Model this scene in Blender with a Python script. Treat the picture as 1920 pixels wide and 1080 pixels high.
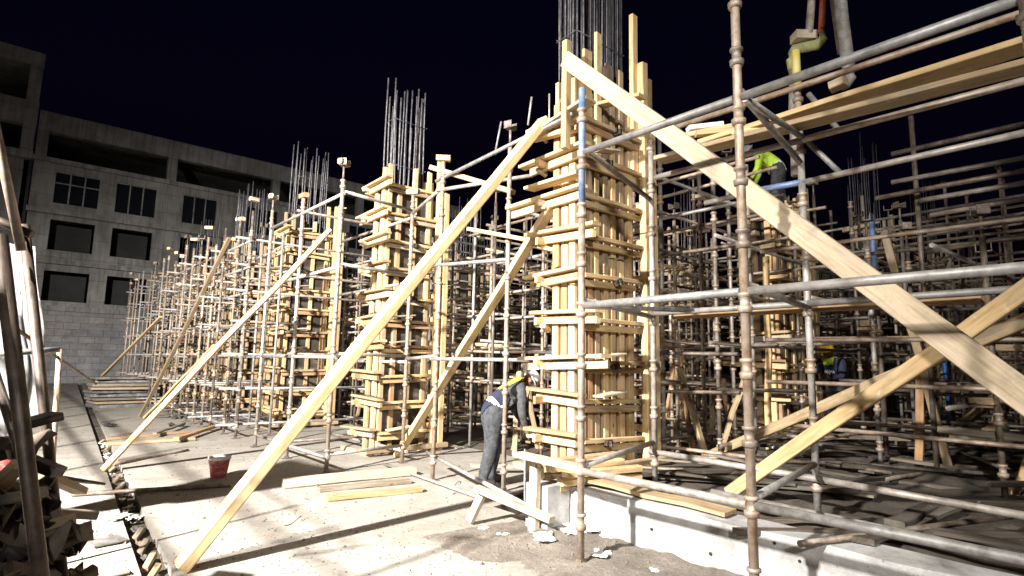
import bpy, bmesh, math, random
from mathutils import Vector, Matrix, noise
R = math.radians
for o in list(bpy.data.objects): bpy.data.objects.remove(o)
SC = bpy.context.scene
COL = SC.collection
# ------------------------------------------------------------------ camera
YAW, PITCH, ROLL, FPX, CAMH = R(40.7), R(7.5), R(1.07), 1090.0, 1.6
CAMP = Vector((0, 0, CAMH))
cam = bpy.data.cameras.new('camera'); cam.sensor_width = 36; cam.lens = FPX/1920*36
cam.clip_start = .05; cam.clip_end = 2000
co = bpy.data.objects.new('camera', cam); COL.objects.link(co)
CM = Matrix.Translation(CAMP) @ Matrix.Rotation(-YAW, 4, 'Z') @ Matrix.Rotation(R(90)+PITCH, 4, 'X') @ Matrix.Rotation(ROLL, 4, 'Z')
co.matrix_world = CM; SC.camera = co
# ------------------------------------------------------------------ night sky, faint moon, exposure
wd = bpy.data.worlds.new('World'); SC.world = wd; wd.use_nodes = True
nt = wd.node_tree; bg = nt.nodes['Background']
sky = nt.nodes.new('ShaderNodeTexSky'); sky.sky_type = 'NISHITA'; sky.sun_disc = False
sky.sun_elevation = R(-3.0); sky.sun_rotation = R(215); sky.altitude = 50; sky.ozone_density = 4.5; sky.air_density = 1.0; sky.dust_density = 0
nt.links.new(sky.outputs[0], bg.inputs[0]); bg.inputs[1].default_value = .08
mo = bpy.data.lights.new('moon', 'SUN'); mo.energy = .035; mo.angle = R(.5); mo.color = (.75, .85, 1)
moo = bpy.data.objects.new('moon', mo); COL.objects.link(moo); moo.rotation_euler = (R(48), 0, R(-35))
SC.view_settings.view_transform = 'Standard'; SC.view_settings.look = 'None'
SC.view_settings.exposure = 0; SC.view_settings.gamma = 1
SC.render.engine = 'CYCLES'
# ------------------------------------------------------------------ pixel helpers (a pixel gives a direction; the plane it stands on gives the distance)
def ray(x, y): return (CM.to_3x3() @ Vector(((x-960)/FPX, -(y-540)/FPX, -1)))
def gp(x, y, z=0): d = ray(x, y); return CAMP + d*((z-CAMH)/d.z)
def onX(x, y, X): d = ray(x, y); return CAMP + d*(X/d.x)
def onY(x, y, Y): d = ray(x, y); return CAMP + d*(Y/d.y)
def atZ(x, y, dep): return CAMP + ray(x, y)*dep
rnd = random.Random(7)
def U(a, b): return rnd.uniform(a, b)
def V(*a): return Vector(a)
# ------------------------------------------------------------------ materials
MATS = {}
def newmat(name, rough=.8, metal=0.):
    m = bpy.data.materials.new(name); m.use_nodes = True
    b = m.node_tree.nodes['Principled BSDF']; b.inputs['Roughness'].default_value = rough; b.inputs['Metallic'].default_value = metal
    MATS[name] = m
    return m, m.node_tree, b
def N(t, typ, **k):
    n = t.nodes.new(typ)
    for a, v in k.items():
        if a in n.inputs: n.inputs[a].default_value = v
        else: setattr(n, a, v)
    return n
def ramp(t, fac, stops):
    r = t.nodes.new('ShaderNodeValToRGB'); e = r.color_ramp.elements
    while len(e) < len(stops): e.new(.5)
    for i, (p, c) in enumerate(stops): e[i].position = p; e[i].color = (*c, 1)
    t.links.new(fac, r.inputs[0]); return r.outputs[0]
def mixc(t, fac, a, b, mode='MIX'):
    m = t.nodes.new('ShaderNodeMix'); m.data_type = 'RGBA'; m.blend_type = mode
    for sock, v in ((m.inputs[0], fac), (m.inputs[6], a), (m.inputs[7], b)):
        if hasattr(v, 'links') or hasattr(v, 'is_linked'): t.links.new(v, sock)
        elif isinstance(v, tuple): sock.default_value = (*v, 1)
        else: sock.default_value = v
    return m.outputs[2]
def coords(t, scale, rand=True):
    tc = N(t, 'ShaderNodeTexCoord'); mp = N(t, 'ShaderNodeMapping'); mp.inputs['Scale'].default_value = scale
    if rand:
        oi = N(t, 'ShaderNodeObjectInfo'); ml = N(t, 'ShaderNodeMath', operation='MULTIPLY'); ml.inputs[1].default_value = 40
        t.links.new(oi.outputs['Random'], ml.inputs[0]); cx = N(t, 'ShaderNodeCombineXYZ')
        for i in range(3): t.links.new(ml.outputs[0], cx.inputs[i])
        t.links.new(cx.outputs[0], mp.inputs['Location'])
    t.links.new(tc.outputs['Object'], mp.inputs['Vector']); return mp.outputs[0]
def noi(t, vec, scale=5, det=4, rough=.6, dist=0):
    n = N(t, 'ShaderNodeTexNoise'); n.inputs['Scale'].default_value = scale; n.inputs['Detail'].default_value = det
    n.inputs['Roughness'].default_value = rough; n.inputs['Distortion'].default_value = dist
    t.links.new(vec, n.inputs['Vector']); return n.outputs['Fac']
def bump(t, b, h, s, d=.01):
    n = N(t, 'ShaderNodeBump'); n.inputs['Strength'].default_value = s; n.inputs['Distance'].default_value = d
    t.links.new(h, n.inputs['Height']); t.links.new(n.outputs[0], b.inputs['Normal'])
def wood(name, dark, mid, light, stain=(.16, .13, .10), amt=.45, axis=0):
    m, t, b = newmat(name, .75)
    s = [14, 14, 14]; s[axis] = 1.1
    g = noi(t, coords(t, s), 2.2, 6, .65, .6)
    c = ramp(t, g, [(.28, dark), (.5, mid), (.72, light)])
    oi = N(t, 'ShaderNodeObjectInfo')
    tint = ramp(t, oi.outputs['Random'], [(0, (.62, .58, .52)), (.35, (.9, .86, .8)), (.7, (1, .97, .93)), (1, (1.0, .9, .78))])
    c = mixc(t, .85, c, tint, 'MULTIPLY')
    d = noi(t, coords(t, (1, 1, 1)), 4.0, 6, .7)
    f = ramp(t, d, [(.52, (0, 0, 0)), (.72, (amt, amt, amt))])
    c = mixc(t, f, c, stain)
    d2 = noi(t, coords(t, (1, 1, 1)), 7.0, 5, .7)
    f2 = ramp(t, d2, [(.62, (0, 0, 0)), (.72, (.5, .5, .5))])
    c = mixc(t, f2, c, (.62, .60, .56))           # cement splashes
    wv = noi(t, coords(t, (.5, 2, 2)), 1.7, 4, .6)
    c = mixc(t, ramp(t, wv, [(.5, (0, 0, 0)), (.72, (.42,)*3)]), c, (.33, .295, .25))
    sk = [3.2, 3.2, 3.2]; sk[axis] = 1.5
    vo = N(t, 'ShaderNodeTexVoronoi'); vo.inputs['Scale'].default_value = 1.6; t.links.new(coords(t, sk), vo.inputs['Vector'])
    c = mixc(t, ramp(t, vo.outputs['Distance'], [(.04, (.85,)*3), (.10, (0, 0, 0))]), c, (.10, .055, .028))
    t.links.new(c, b.inputs['Base Color']); bump(t, b, g, .35, .006); return m
wood('pine', (.40, .265, .115), (.61, .445, .235), (.75, .585, .345), amt=.5)
wood('old_timber', (.20, .145, .085), (.36, .27, .16), (.50, .39, .25), amt=.55)
wood('pale_plank', (.30, .25, .175), (.48, .41, .31), (.62, .55, .44), stain=(.20, .17, .135), amt=.6)
wood('grey_timber', (.11, .095, .075), (.20, .17, .13), (.33, .28, .22), amt=.6)
wood('gap_shade_ply', (.018, .014, .011), (.035, .028, .022), (.065, .052, .042), stain=(.12, .11, .10), amt=.3, axis=2)  # near-black: the shade in the gaps between studs is put into the colour
wood('muddy_timber', (.03, .024, .018), (.06, .048, .037), (.11, .09, .07), stain=(.04, .034, .028), amt=.6)
wood('brown_board', (.26, .145, .07), (.40, .245, .125), (.50, .325, .18), amt=.45)
wood('plywood', (.13, .10, .07), (.24, .185, .13), (.36, .285, .205), stain=(.30, .28, .25), amt=.4, axis=2)
def metal(name, a, b_, c_, rough=.55, mt=.35, splash=.35):
    m, t, b = newmat(name, rough, mt)
    v = coords(t, (1, 1, 1)); g = noi(t, v, 9, 6, .7); h = noi(t, coords(t, (.6, 6, 6)), 6, 4, .6)
    c = ramp(t, g, [(.36, a), (.5, b_), (.64, c_)])
    f = ramp(t, h, [(.56, (0, 0, 0)), (.66, (splash,)*3)])
    c = mixc(t, f, c, (.55, .52, .47))
    oi = N(t, 'ShaderNodeObjectInfo')
    tint = ramp(t, oi.outputs['Random'], [(0, (.55, .55, .56)), (.5, (.95, .93, .9)), (1, (1, .9, .8))])
    c = mixc(t, .8, c, tint, 'MULTIPLY')
    t.links.new(c, b.inputs['Base Color']); bump(t, b, g, .5, .004); return m
metal('rust_tube', (.25, .17, .12), (.37, .295, .235), (.46, .41, .36), splash=.5)
metal('grey_tube', (.22, .20, .18), (.36, .34, .32), (.45, .44, .43))
metal('dark_tube', (.10, .075, .06), (.19, .15, .12), (.27, .24, .22), splash=.25)
metal('shaded_tube', (.035, .026, .02), (.06, .045, .035), (.10, .08, .065), splash=.12)  # near-black brown: the unlit side of backlit tubes, put into the colour
metal('zinc_tube', (.24, .235, .23), (.36, .355, .35), (.47, .465, .46), rough=.5)
metal('blue_tube', (.10, .17, .33), (.16, .25, .46), (.30, .36, .48))
metal('bright_blue_tube', (.02, .12, .45), (.03, .17, .58), (.08, .22, .55), splash=.1)
metal('rebar_steel', (.055, .055, .065), (.10, .10, .115), (.17, .165, .17), mt=.5, splash=.1)
metal('red_pipe', (.45, .08, .04), (.55, .12, .06), (.50, .20, .14))
metal('hose_grey', (.18, .17, .15), (.28, .26, .24), (.38, .37, .35), mt=0)
metal('yellow_pipe', (.55, .42, .10), (.66, .55, .16), (.60, .55, .35), mt=0)
metal('dark_panel', (.10, .10, .105), (.20, .205, .215), (.34, .345, .35), rough=.4, mt=.3)
metal('black_iron', (.02, .018, .016), (.04, .035, .03), (.08, .06, .05))
def concrete(name, a, b_, c_, sc=1.2, lines=None, spots=True):
    m, t, b = newmat(name, .88)
    v = coords(t, (1, 1, 1), False)
    g = noi(t, v, sc, 8, .68, .3); h = noi(t, v, 26*sc, 4, .7)
    c = ramp(t, g, [(.3, a), (.5, b_), (.68, c_)])
    c = mixc(t, .35, c, ramp(t, h, [(.3, (.55, .55, .55)), (.7, (1.1, 1.1, 1.1))]), 'MULTIPLY')
    hh = h
    if lines:
        w = noi(t, coords(t, lines, False), 1, 5, .6, .8)
        lf = ramp(t, w, [(.47, (0, 0, 0)), (.5, (.6, .6, .6)), (.53, (0, 0, 0))])
        c = mixc(t, lf, c, (.30, .25, .20))
        ww = noi(t, coords(t, (lines[0]*.4, lines[1]*.35, 1), False), 1, 4, .6, .4)
        c = mixc(t, ramp(t, ww, [(.5, (0, 0, 0)), (.66, (.55,)*3)]), c, (.30, .265, .23))
        sp = noi(t, v, 2.6, 7, .75, 1.2); c = mixc(t, ramp(t, sp, [(.5, (0, 0, 0)), (.66, (.6,)*3)]), c, (.17, .148, .125))
        fp = noi(t, v, 9, 5, .8, 2.0); c = mixc(t, ramp(t, fp, [(.56, (0, 0, 0)), (.65, (.55,)*3)]), c, (.12, .105, .09))
    if spots:
        s = noi(t, v, 55, 2, .5); sf = ramp(t, s, [(.70, (0, 0, 0)), (.74, (.8, .8, .8))])
        c = mixc(t, sf, c, (.10, .085, .07))
    t.links.new(c, b.inputs['Base Color']); bump(t, b, h, .4, .01); return m
concrete('floor_concrete', (.225, .20, .17), (.315, .29, .255), (.40, .375, .335), .7, lines=(.35, 3.2, 1))
concrete('beam_concrete', (.20, .19, .18), (.40, .39, .38), (.55, .55, .54), 2.6)
concrete('building_concrete', (.20, .19, .18), (.34, .325, .305), (.46, .44, .415), .5, spots=False)
concrete('building_plaster', (.22, .22, .23), (.34, .34, .355), (.46, .46, .475), .9, lines=(.3, 3, 3.4), spots=False)
_t = MATS['building_plaster'].node_tree; _b = _t.nodes['Principled BSDF']; _src = _b.inputs['Base Color'].links[0].from_socket
_mp = N(_t, 'ShaderNodeMapping'); _mp.inputs['Rotation'].default_value = (R(90), 0, 0); _tc = N(_t, 'ShaderNodeTexCoord'); _t.links.new(_tc.outputs['Object'], _mp.inputs['Vector'])
_bk = N(_t, 'ShaderNodeTexBrick'); _bk.inputs['Scale'].default_value = 1; _bk.inputs['Brick Width'].default_value = .8; _bk.inputs['Row Height'].default_value = .4; _bk.inputs['Mortar Size'].default_value = .02
_bk.inputs['Color1'].default_value = (1, 1, 1, 1); _bk.inputs['Color2'].default_value = (.78, .78, .8, 1); _bk.inputs['Mortar'].default_value = (.5, .5, .5, 1); _t.links.new(_mp.outputs[0], _bk.inputs['Vector'])
_t.links.new(mixc(_t, .9, _src, _bk.outputs['Color'], 'MULTIPLY'), _b.inputs['Base Color'])
_t = MATS['building_concrete'].node_tree; _b = _t.nodes['Principled BSDF']; _src = _b.inputs['Base Color'].links[0].from_socket
_st = noi(_t, coords(_t, (2.2, 2.2, .16), False), 1.5, 6, .7); _c = mixc(_t, ramp(_t, _st, [(.45, (0, 0, 0)), (.7, (.7,)*3)]), _src, (.075, .07, .065))
_mp = N(_t, 'ShaderNodeMapping'); _mp.inputs['Rotation'].default_value = (R(90), 0, 0); _tc = N(_t, 'ShaderNodeTexCoord'); _t.links.new(_tc.outputs['Object'], _mp.inputs['Vector'])
_bk = N(_t, 'ShaderNodeTexBrick'); _bk.offset = 0; _bk.inputs['Scale'].default_value = 1; _bk.inputs['Brick Width'].default_value = 2.4; _bk.inputs['Row Height'].default_value = 1.25; _bk.inputs['Mortar Size'].default_value = .018
_bk.inputs['Color1'].default_value = (1, 1, 1, 1); _bk.inputs['Color2'].default_value = (.8, .79, .78, 1); _bk.inputs['Mortar'].default_value = (.45, .45, .45, 1); _t.links.new(_mp.outputs[0], _bk.inputs['Vector'])
_t.links.new(mixc(_t, .8, _c, _bk.outputs['Color'], 'MULTIPLY'), _b.inputs['Base Color'])
concrete('room_shade', (.03, .03, .03), (.045, .045, .045), (.06, .06, .06), .5, spots=False)  # near-black walls: the shade of unlit rooms is put into the colour
def soil(name, a, b_, c_):
    m, t, b = newmat(name, .95)
    v = coords(t, (1, 1, 1), False)
    g = noi(t, v, 1.6, 9, .72, .5); h = noi(t, v, 22, 6, .75)
    c = ramp(t, g, [(.3, a), (.5, b_), (.7, c_)])
    c = mixc(t, .6, c, ramp(t, h, [(.3, (.4, .4, .4)), (.7, (1.15, 1.15, 1.15))]), 'MULTIPLY')
    t.links.new(c, b.inputs['Base Color']); bump(t, b, h, .9, .03); return m
soil('dry_earth', (.12, .10, .08), (.20, .17, .14), (.30, .265, .22))
soil('mud', (.045, .035, .027), (.085, .068, .052), (.15, .12, .095))
def plain(name, c, rough=.6, metal=0., var=.25, sc=8, sub=0):
    m, t, b = newmat(name, rough, metal)
    g = noi(t, coords(t, (1, 1, 1)), sc, 5, .65)
    k = ramp(t, g, [(.3, tuple(x*(1-var) for x in c)), (.7, tuple(min(1, x*(1+var)) for x in c))])
    t.links.new(k, b.inputs['Base Color']); bump(t, b, g, .25 if 'cloth' not in name else .9, .006 if 'cloth' not in name else .03); return m
metal('red_plastic', (.40, .07, .07), (.52, .12, .115), (.56, .32, .30), rough=.55, mt=0, splash=.75); plain('pale_plastic', (.62, .58, .56), .5)
plain('paper', (.75, .74, .72), .8); plain('cardboard', (.10, .07, .046), .9); plain('dark_sheet', (.045, .038, .034), .7)
plain('cement_bag', (.13, .105, .08), .9); plain('black_rubber', (.02, .02, .02), .6)
plain('navy_cloth', (.018, .022, .05), .9, var=.5, sc=14); plain('grey_cloth', (.06, .06, .064), .9, var=.5, sc=14); plain('trouser_cloth', (.045, .047, .052), .95, var=.6, sc=12)
plain('lime_cloth', (.50, .72, .06), .7, var=.15); plain('skin', (.20, .105, .065), .6); plain('boot', (.03, .025, .02), .7)
plain('white_helmet', (.78, .78, .78), .3, var=.06); plain('yellow_helmet', (.80, .52, .02), .3, var=.08); plain('reflective_tape', (.72, .73, .72), .35, var=.06)
plain('dusty_shirt', (.34, .33, .32), .9)
m, t, b = newmat('window_glass', .08); b.inputs['Base Color'].default_value = (.012, .013, .015, 1)
# translucent tarpaulin
m, t, b = newmat('tarpaulin', .5)
g = noi(t, coords(t, (1, 1, 1)), 5, 6, .65); k = ramp(t, g, [(.3, (.16, .16, .165)), (.7, (.40, .40, .41))]); t.links.new(k, b.inputs['Base Color'])
tr = N(t, 'ShaderNodeBsdfTranslucent'); t.links.new(k, tr.inputs['Color']); mx = N(t, 'ShaderNodeMixShader'); mx.inputs[0].default_value = .45
t.links.new(b.outputs[0], mx.inputs[1]); t.links.new(tr.outputs[0], mx.inputs[2]); t.links.new(mx.outputs[0], t.nodes['Material Output'].inputs['Surface'])
def lampmat(name, c, s):
    m, t, b = newmat(name); b.inputs['Emission Color'].default_value = (*c, 1); b.inputs['Emission Strength'].default_value = s; b.inputs['Base Color'].default_value = (*c, 1)
lampmat('lamp_white', (.85, .93, 1), 12); lampmat('lamp_blue', (.12, .4, 1), 7); lampmat('lamp_amber', (1, .55, .12), 8); lampmat('flood_lens', (1, .96, .9), 25)
# ------------------------------------------------------------------ object helpers
W = {}
def link(name, me, M, parent=None):
    o = bpy.data.objects.new(name, me); COL.objects.link(o); W[o] = M.copy()
    if parent is not None: o.parent = parent; o.matrix_local = W[parent].inverted() @ M
    else: o.matrix_local = M
    return o
def lab(o, label, cat, group=None):
    o['label'] = label; o['category'] = cat
    if group: o['group'] = group
    return o
def thing(name, label, cat, loc, group=None, rz=0):
    return lab(link(name, None, Matrix.Translation(loc) @ Matrix.Rotation(rz, 4, 'Z')), label, cat, group)
def struct(o): o['kind'] = 'structure'; return o
def setmat(me, *ms):
    for m in ms: me.materials.append(MATS[m])
    return me
def frame(A, B, up=(0, 0, 1)):
    A = Vector(A); x = (Vector(B)-A).normalized(); u = Vector(up)
    if abs(x.dot(u)) > .98: u = Vector((1, 0, 0)) if abs(x.x) < .9 else Vector((0, 1, 0))
    y = u.cross(x).normalized(); z = x.cross(y)
    M = Matrix((x, y, z)).transposed().to_4x4(); M.translation = A; return M
CACHE = {}
def prism(L, w, t, mat, v=0, warp=0.):
    key = ('p', round(L, 3), round(w, 3), round(t, 3), mat, v, warp)
    if key in CACHE: return CACHE[key]
    rr = random.Random(hash((round(L, 2), v)) & 0xffff); c = min(w, t)*.12
    prof = [(-w/2+c, -t/2), (w/2-c, -t/2), (w/2, -t/2+c), (w/2, t/2-c), (w/2-c, t/2), (-w/2+c, t/2), (-w/2, t/2-c), (-w/2, -t/2+c)]
    ns = 2 if warp == 0 else 5
    vs = []; ox = oy = 0
    for i in range(ns):
        f = i/(ns-1)
        if warp and 0 < i: ox = warp*math.sin(f*math.pi)*rr.uniform(-1, 1); oy = warp*math.sin(f*math.pi)*rr.uniform(-1, 1)
        e = (rr.uniform(-.012, .012) if i in (0, ns-1) else 0)
        for (a, b_) in prof:
            vs.append((f*L + (e*a/w*2 if w else 0), a+ox+rr.uniform(-.0012, .0012), b_+oy+rr.uniform(-.0012, .0012)))
    fs = []
    for i in range(ns-1):
        for k in range(8): a = i*8+k; b_ = i*8+(k+1) % 8; fs.append((a, b_, b_+8, a+8))
    fs.append(tuple(range(7, -1, -1))); fs.append(tuple(range((ns-1)*8, ns*8)))
    me = bpy.data.meshes.new('timber'); me.from_pydata(vs, [], fs); setmat(me, mat); CACHE[key] = me; return me
def tubemesh(L, r, mat, n=10, bend=0., v=0):
    key = ('t', round(L, 3), r, mat, n, bend, v)
    if key in CACHE: return CACHE[key]
    ns = 2 if not bend else 7; rr = random.Random(v)
    vs = []
    for i in range(ns):
        f = i/(ns-1); dy = bend*math.sin(f*math.pi)*(1 if v % 2 else -1); dz = bend*.6*math.sin(f*math.pi*1.6+v)
        if i == 0: dz0 = dz
        for k in range(n):
            a = 2*math.pi*k/n; vs.append((f*L, math.cos(a)*r+dy, math.sin(a)*r+(dz-dz0)*(1 if bend else 0)))
    fs = [(i*n+k, i*n+(k+1) % n, (i+1)*n+(k+1) % n, (i+1)*n+k) for i in range(ns-1) for k in range(n)]
    ns1 = len(fs); fs += [tuple(range(n-1, -1, -1)), tuple(range((ns-1)*n, ns*n))]
    me = bpy.data.meshes.new('tube'); me.from_pydata(vs, [], fs); setmat(me, mat)
    for i, p in enumerate(me.polygons): p.use_smooth = i < ns1
    CACHE[key] = me; return me
def bar(name, A, B, r, mat, parent=None, n=10, bend=0., v=0):
    if name in ('standard', 'ledger', 'transom', 'diagonal_brace', 'rail'): r = round(r*1.22, 4)
    A, B = Vector(A), Vector(B); return link(name, tubemesh((B-A).length, r, mat, n, bend, v), frame(A, B), parent)
def plank(name, A, B, w, t, mat, parent=None, up=(0, 0, 1), v=0, warp=0.):
    A, B = Vector(A), Vector(B); return link(name, prism((B-A).length, w, t, mat, v, warp), frame(A, B, up), parent)
def lathe(prof, mat, n=14, cap=True, key=None):
    if key and key in CACHE: return CACHE[key]
    vs = []; fs = []
    for (r, z) in prof:
        for k in range(n): a = 2*math.pi*k/n; vs.append((r*math.cos(a), r*math.sin(a), z))
    for i in range(len(prof)-1):
        for k in range(n): fs.append((i*n+k, i*n+(k+1) % n, (i+1)*n+(k+1) % n, (i+1)*n+k))
    ns = len(fs)
    if cap: fs += [tuple(range(n-1, -1, -1)), tuple(range((len(prof)-1)*n, len(prof)*n))]
    me = bpy.data.meshes.new('lathe'); me.from_pydata(vs, [], fs); setmat(me, mat)
    for i, p in enumerate(me.polygons): p.use_smooth = i < ns
    if key: CACHE[key] = me
    return me
def boxes(lst, mat):     # axis-aligned boxes (x0,x1,y0,y1,z0,z1) joined into one part
    vs = []; fs = []
    for (a, b_, c, d, e, f) in lst:
        n = len(vs); vs += [(x, y, z) for z in (e, f) for y in (c, d) for x in (a, b_)]
        fs += [tuple(n+i for i in q) for q in ((0, 2, 3, 1), (4, 5, 7, 6), (0, 1, 5, 4), (2, 6, 7, 3), (0, 4, 6, 2), (1, 3, 7, 5))]
    me = bpy.data.meshes.new('box'); me.from_pydata(vs, [], fs); setmat(me, mat); return me
def T(x, y=None, z=None): return Matrix.Translation((x, y, z) if y is not None else x)
def sheet(name, x0, x1, y0, y1, nx, ny, hf, mat):
    vs = [(x0+(x1-x0)*i/nx, y0+(y1-y0)*j/ny, 0) for j in range(ny+1) for i in range(nx+1)]
    vs = [(x, y, hf(x, y)) for x, y, _ in vs]
    fs = [(j*(nx+1)+i, j*(nx+1)+i+1, (j+1)*(nx+1)+i+1, (j+1)*(nx+1)+i) for j in range(ny) for i in range(nx)]
    me = bpy.data.meshes.new(name); me.from_pydata(vs, [], fs); setmat(me, mat)
    for p in me.polygons: p.use_smooth = True
    return struct(link(name, me, Matrix()))
def nz(x, y, s, k=0): return noise.noise(Vector((x*s, y*s, k)))
#STRUCTURE
# ------------------------------------------------------------------ the ground
me = bpy.data.meshes.new('ground'); me.from_pydata([(-700, -700, -.17), (700, -700, -.17), (700, 700, -.17), (-700, 700, -.17)], [], [(0, 1, 2, 3)]); setmat(me, 'mud')
struct(link('ground', me, Matrix()))
# concrete floor, in two slabs with a drain channel between them
g0, g1 = gp(262, 1070), gp(200, 885); gd = (g1-g0).normalized()
def gx(y): return g0.x + (y-g0.y)*(gd.x/gd.y)
GW = .2
def slab(name, pts):
    n = len(pts); vs = [(x, y, 0) for x, y in pts]+[(x, y, -.165) for x, y in pts]
    fs = [tuple(range(n))]+[(i+n, (i+1) % n+n, (i+1) % n, i) for i in range(n)]
    me = bpy.data.meshes.new(name); me.from_pydata(vs, [], fs); setmat(me, 'floor_concrete'); return struct(link(name, me, Matrix()))
slab('floor', [(-40, -14), (gx(-14), -14), (gx(44.5), 44.5), (-40, 44.5)])
slab('floor', [(gx(-14)+GW, -14), (4.34, -14), (4.34, 5.3), (6.9, 5.9), (6.9, 44.5), (gx(44.5)+GW, 44.5)])
me = bpy.data.meshes.new('channel_bed'); me.from_pydata([(gx(-14)-.1, -14, -.07), (gx(-14)+GW+.1, -14, -.07), (gx(44.5)+GW+.1, 44.5, -.07), (gx(44.5)-.1, 44.5, -.07)], [], [(0, 1, 2, 3)]); setmat(me, 'mud'); struct(link('channel_bed', me, Matrix()))
def dirt(x, y):
    e = min((x-2.85-.35*nz(x, y, 1.3))/.8, (4.9-y+.3*nz(x, y, 1.1, 4))/.7, 1); e = max(0, e)
    return -.03+e*(.10+.035*nz(x, y, 2.1)+.025*nz(x, y, 6, 2)+.012*nz(x, y, 17, 3))
sheet('dirt_strip', 1.9, 4.32, -4, 5.5, 60, 200, dirt, 'dry_earth')
def earth(x, y):
    s = max(0, min(1, (5.6-y)/1.1)); s = s*s*(3-2*s)
    a = max(0, min(1, (x-6.4)/.8)); base = -.12+.14*a
    if x < 6.4 and y < 5.9: base = -.12+.1*max(0, min(1, (5.9-y)/.5))
    return base*(1-s)+s*(.36+.06*min(1, max(0, (x-5)/6)))+(.05*nz(x, y, .7)+.035*nz(x, y, 2.1, 1)+.02*nz(x, y, 6, 2))*(.4+.6*max(a, s))
sheet('soil', 4.56, 10.5, -7, 8, 130, 300, earth, 'mud')
sheet('soil', 10.5, 46, -12, 8, 110, 80, earth, 'mud')
sheet('soil', 6.2, 46, 8, 44.5, 110, 110, earth, 'mud')
# ground beam along the raised soil
BE = boxes([(4.3, 4.62, -7, 4.08, -.05, .43)], 'beam_concrete')
bm = bmesh.new(); bm.from_mesh(BE); bmesh.ops.subdivide_edges(bm, edges=[e for e in bm.edges if e.calc_length() > 5], cuts=90); bmesh.ops.subdivide_edges(bm, edges=[e for e in bm.edges if abs(e.verts[0].co.z-e.verts[1].co.z) > .2], cuts=5)
for v_ in bm.verts:
    p = v_.co; v_.co += V(.012*nz(p.y, p.z, 2.2), 0, .018*nz(p.y, p.x, 1.9, 3) if p.z > .4 else 0)
bm.to_mesh(BE); bm.free(); beam = lab(link('ground_beam', BE, Matrix()), 'long white concrete ground beam holding back the dark soil', 'beam')
CACHE['joint'] = boxes([(-.004, .004, -.006, .006, -.2, .2)], 'black_iron')
for yy in (1.05, -.9): link('joint_line', CACHE['joint'], T(4.297, yy, .2), beam)
for (px, py) in ((1453, 1018), (1332, 1038), (1222, 992), (1500, 1052)):
    p = onX(px, py, 4.3); link('tie_hole', lathe([(.012, 0), (.012, .01)], 'black_iron', 8, key='tie'), T(4.292, p.y, p.z) @ Matrix.Rotation(R(90), 4, 'Y'), beam)
# ------------------------------------------------------------------ the concrete building behind
FY = 44.0
bl = thing('concrete_building', 'unfinished grey concrete building with dark window openings and open top floor', 'building', (8, FY, 0))
wins = [(1.2, 3.4), (4.3, 6.5), (8.1, 10.2), (12.2, 14.4), (16.2, 18.4), (20.2, 22.4), (24.2, 26.4)]
rows = [(4.85, 6.65), (7.9, 9.75), (10.75, 12.75)]
X0, X1 = .1, 31.
lst = [(X0, X1, FY, FY+.25, 0, 4.25)]
zs = [4.55]+[z for r_ in rows for z in r_]+[13.2]
for i in range(0, len(zs), 2):
    lst.append((X0, X1, FY, FY+.25, zs[i], zs[i+1]) if i in (0,) else (X0, X1, FY, FY+.25, zs[i], zs[i+1]))
for (a, b_) in rows:
    ed = [X0]+[x for w_ in wins for x in w_]+[X1]
    for i in range(0, len(ed), 2): lst.append((ed[i], ed[i+1], FY, FY+.25, a, b_))
link('facade_wall', boxes(lst[1:], 'building_concrete'), Matrix(), bl)
link('plinth_wall', boxes([(X0-12, X1, FY-.35, FY+.2, -.1, 4.24)], 'building_plaster'), Matrix(), bl)
for (z, h, pr) in ((4.25, .3, .5), (7.05, .28, .32), (10.05, .3, .32), (13.2, .28, .18)):
    link('ledge', boxes([(X0-.1, X1+.1, FY-pr, FY+.24, z, z+h)], 'building_concrete'), Matrix(), bl)
for z in (7.5,): pass
link('roof_beam', boxes([(X0, X1, FY-.06, FY+.5, 15.1, 16.3)], 'building_concrete'), Matrix(), bl)
for x in (.1, 7.0, 13.9, 20.8, 27.7): link('column', boxes([(x, x+.55, FY-.02, FY+.48, 13.48, 15.1)], 'building_concrete'), Matrix(), bl)
for z in (4.3, 7.2, 10.2, 13.25, 15.9): link('floor_slab', boxes([(X0, X1, FY+.26, FY+9, z, z+.22)], 'building_concrete'), Matrix(), bl)
link('back_wall', boxes([(X0, X1, FY+9, FY+9.2, 0, 16.2)], 'room_shade'), Matrix(), bl)
for x in (-.12, 3.85, 7.3, 11.2, 15.3, 19.3, 23.3, 31.): link('cross_wall', boxes([(x, x+.15, FY+.27, FY+8.98, 4.53, 13.2)], 'room_shade'), Matrix(), bl)
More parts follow.
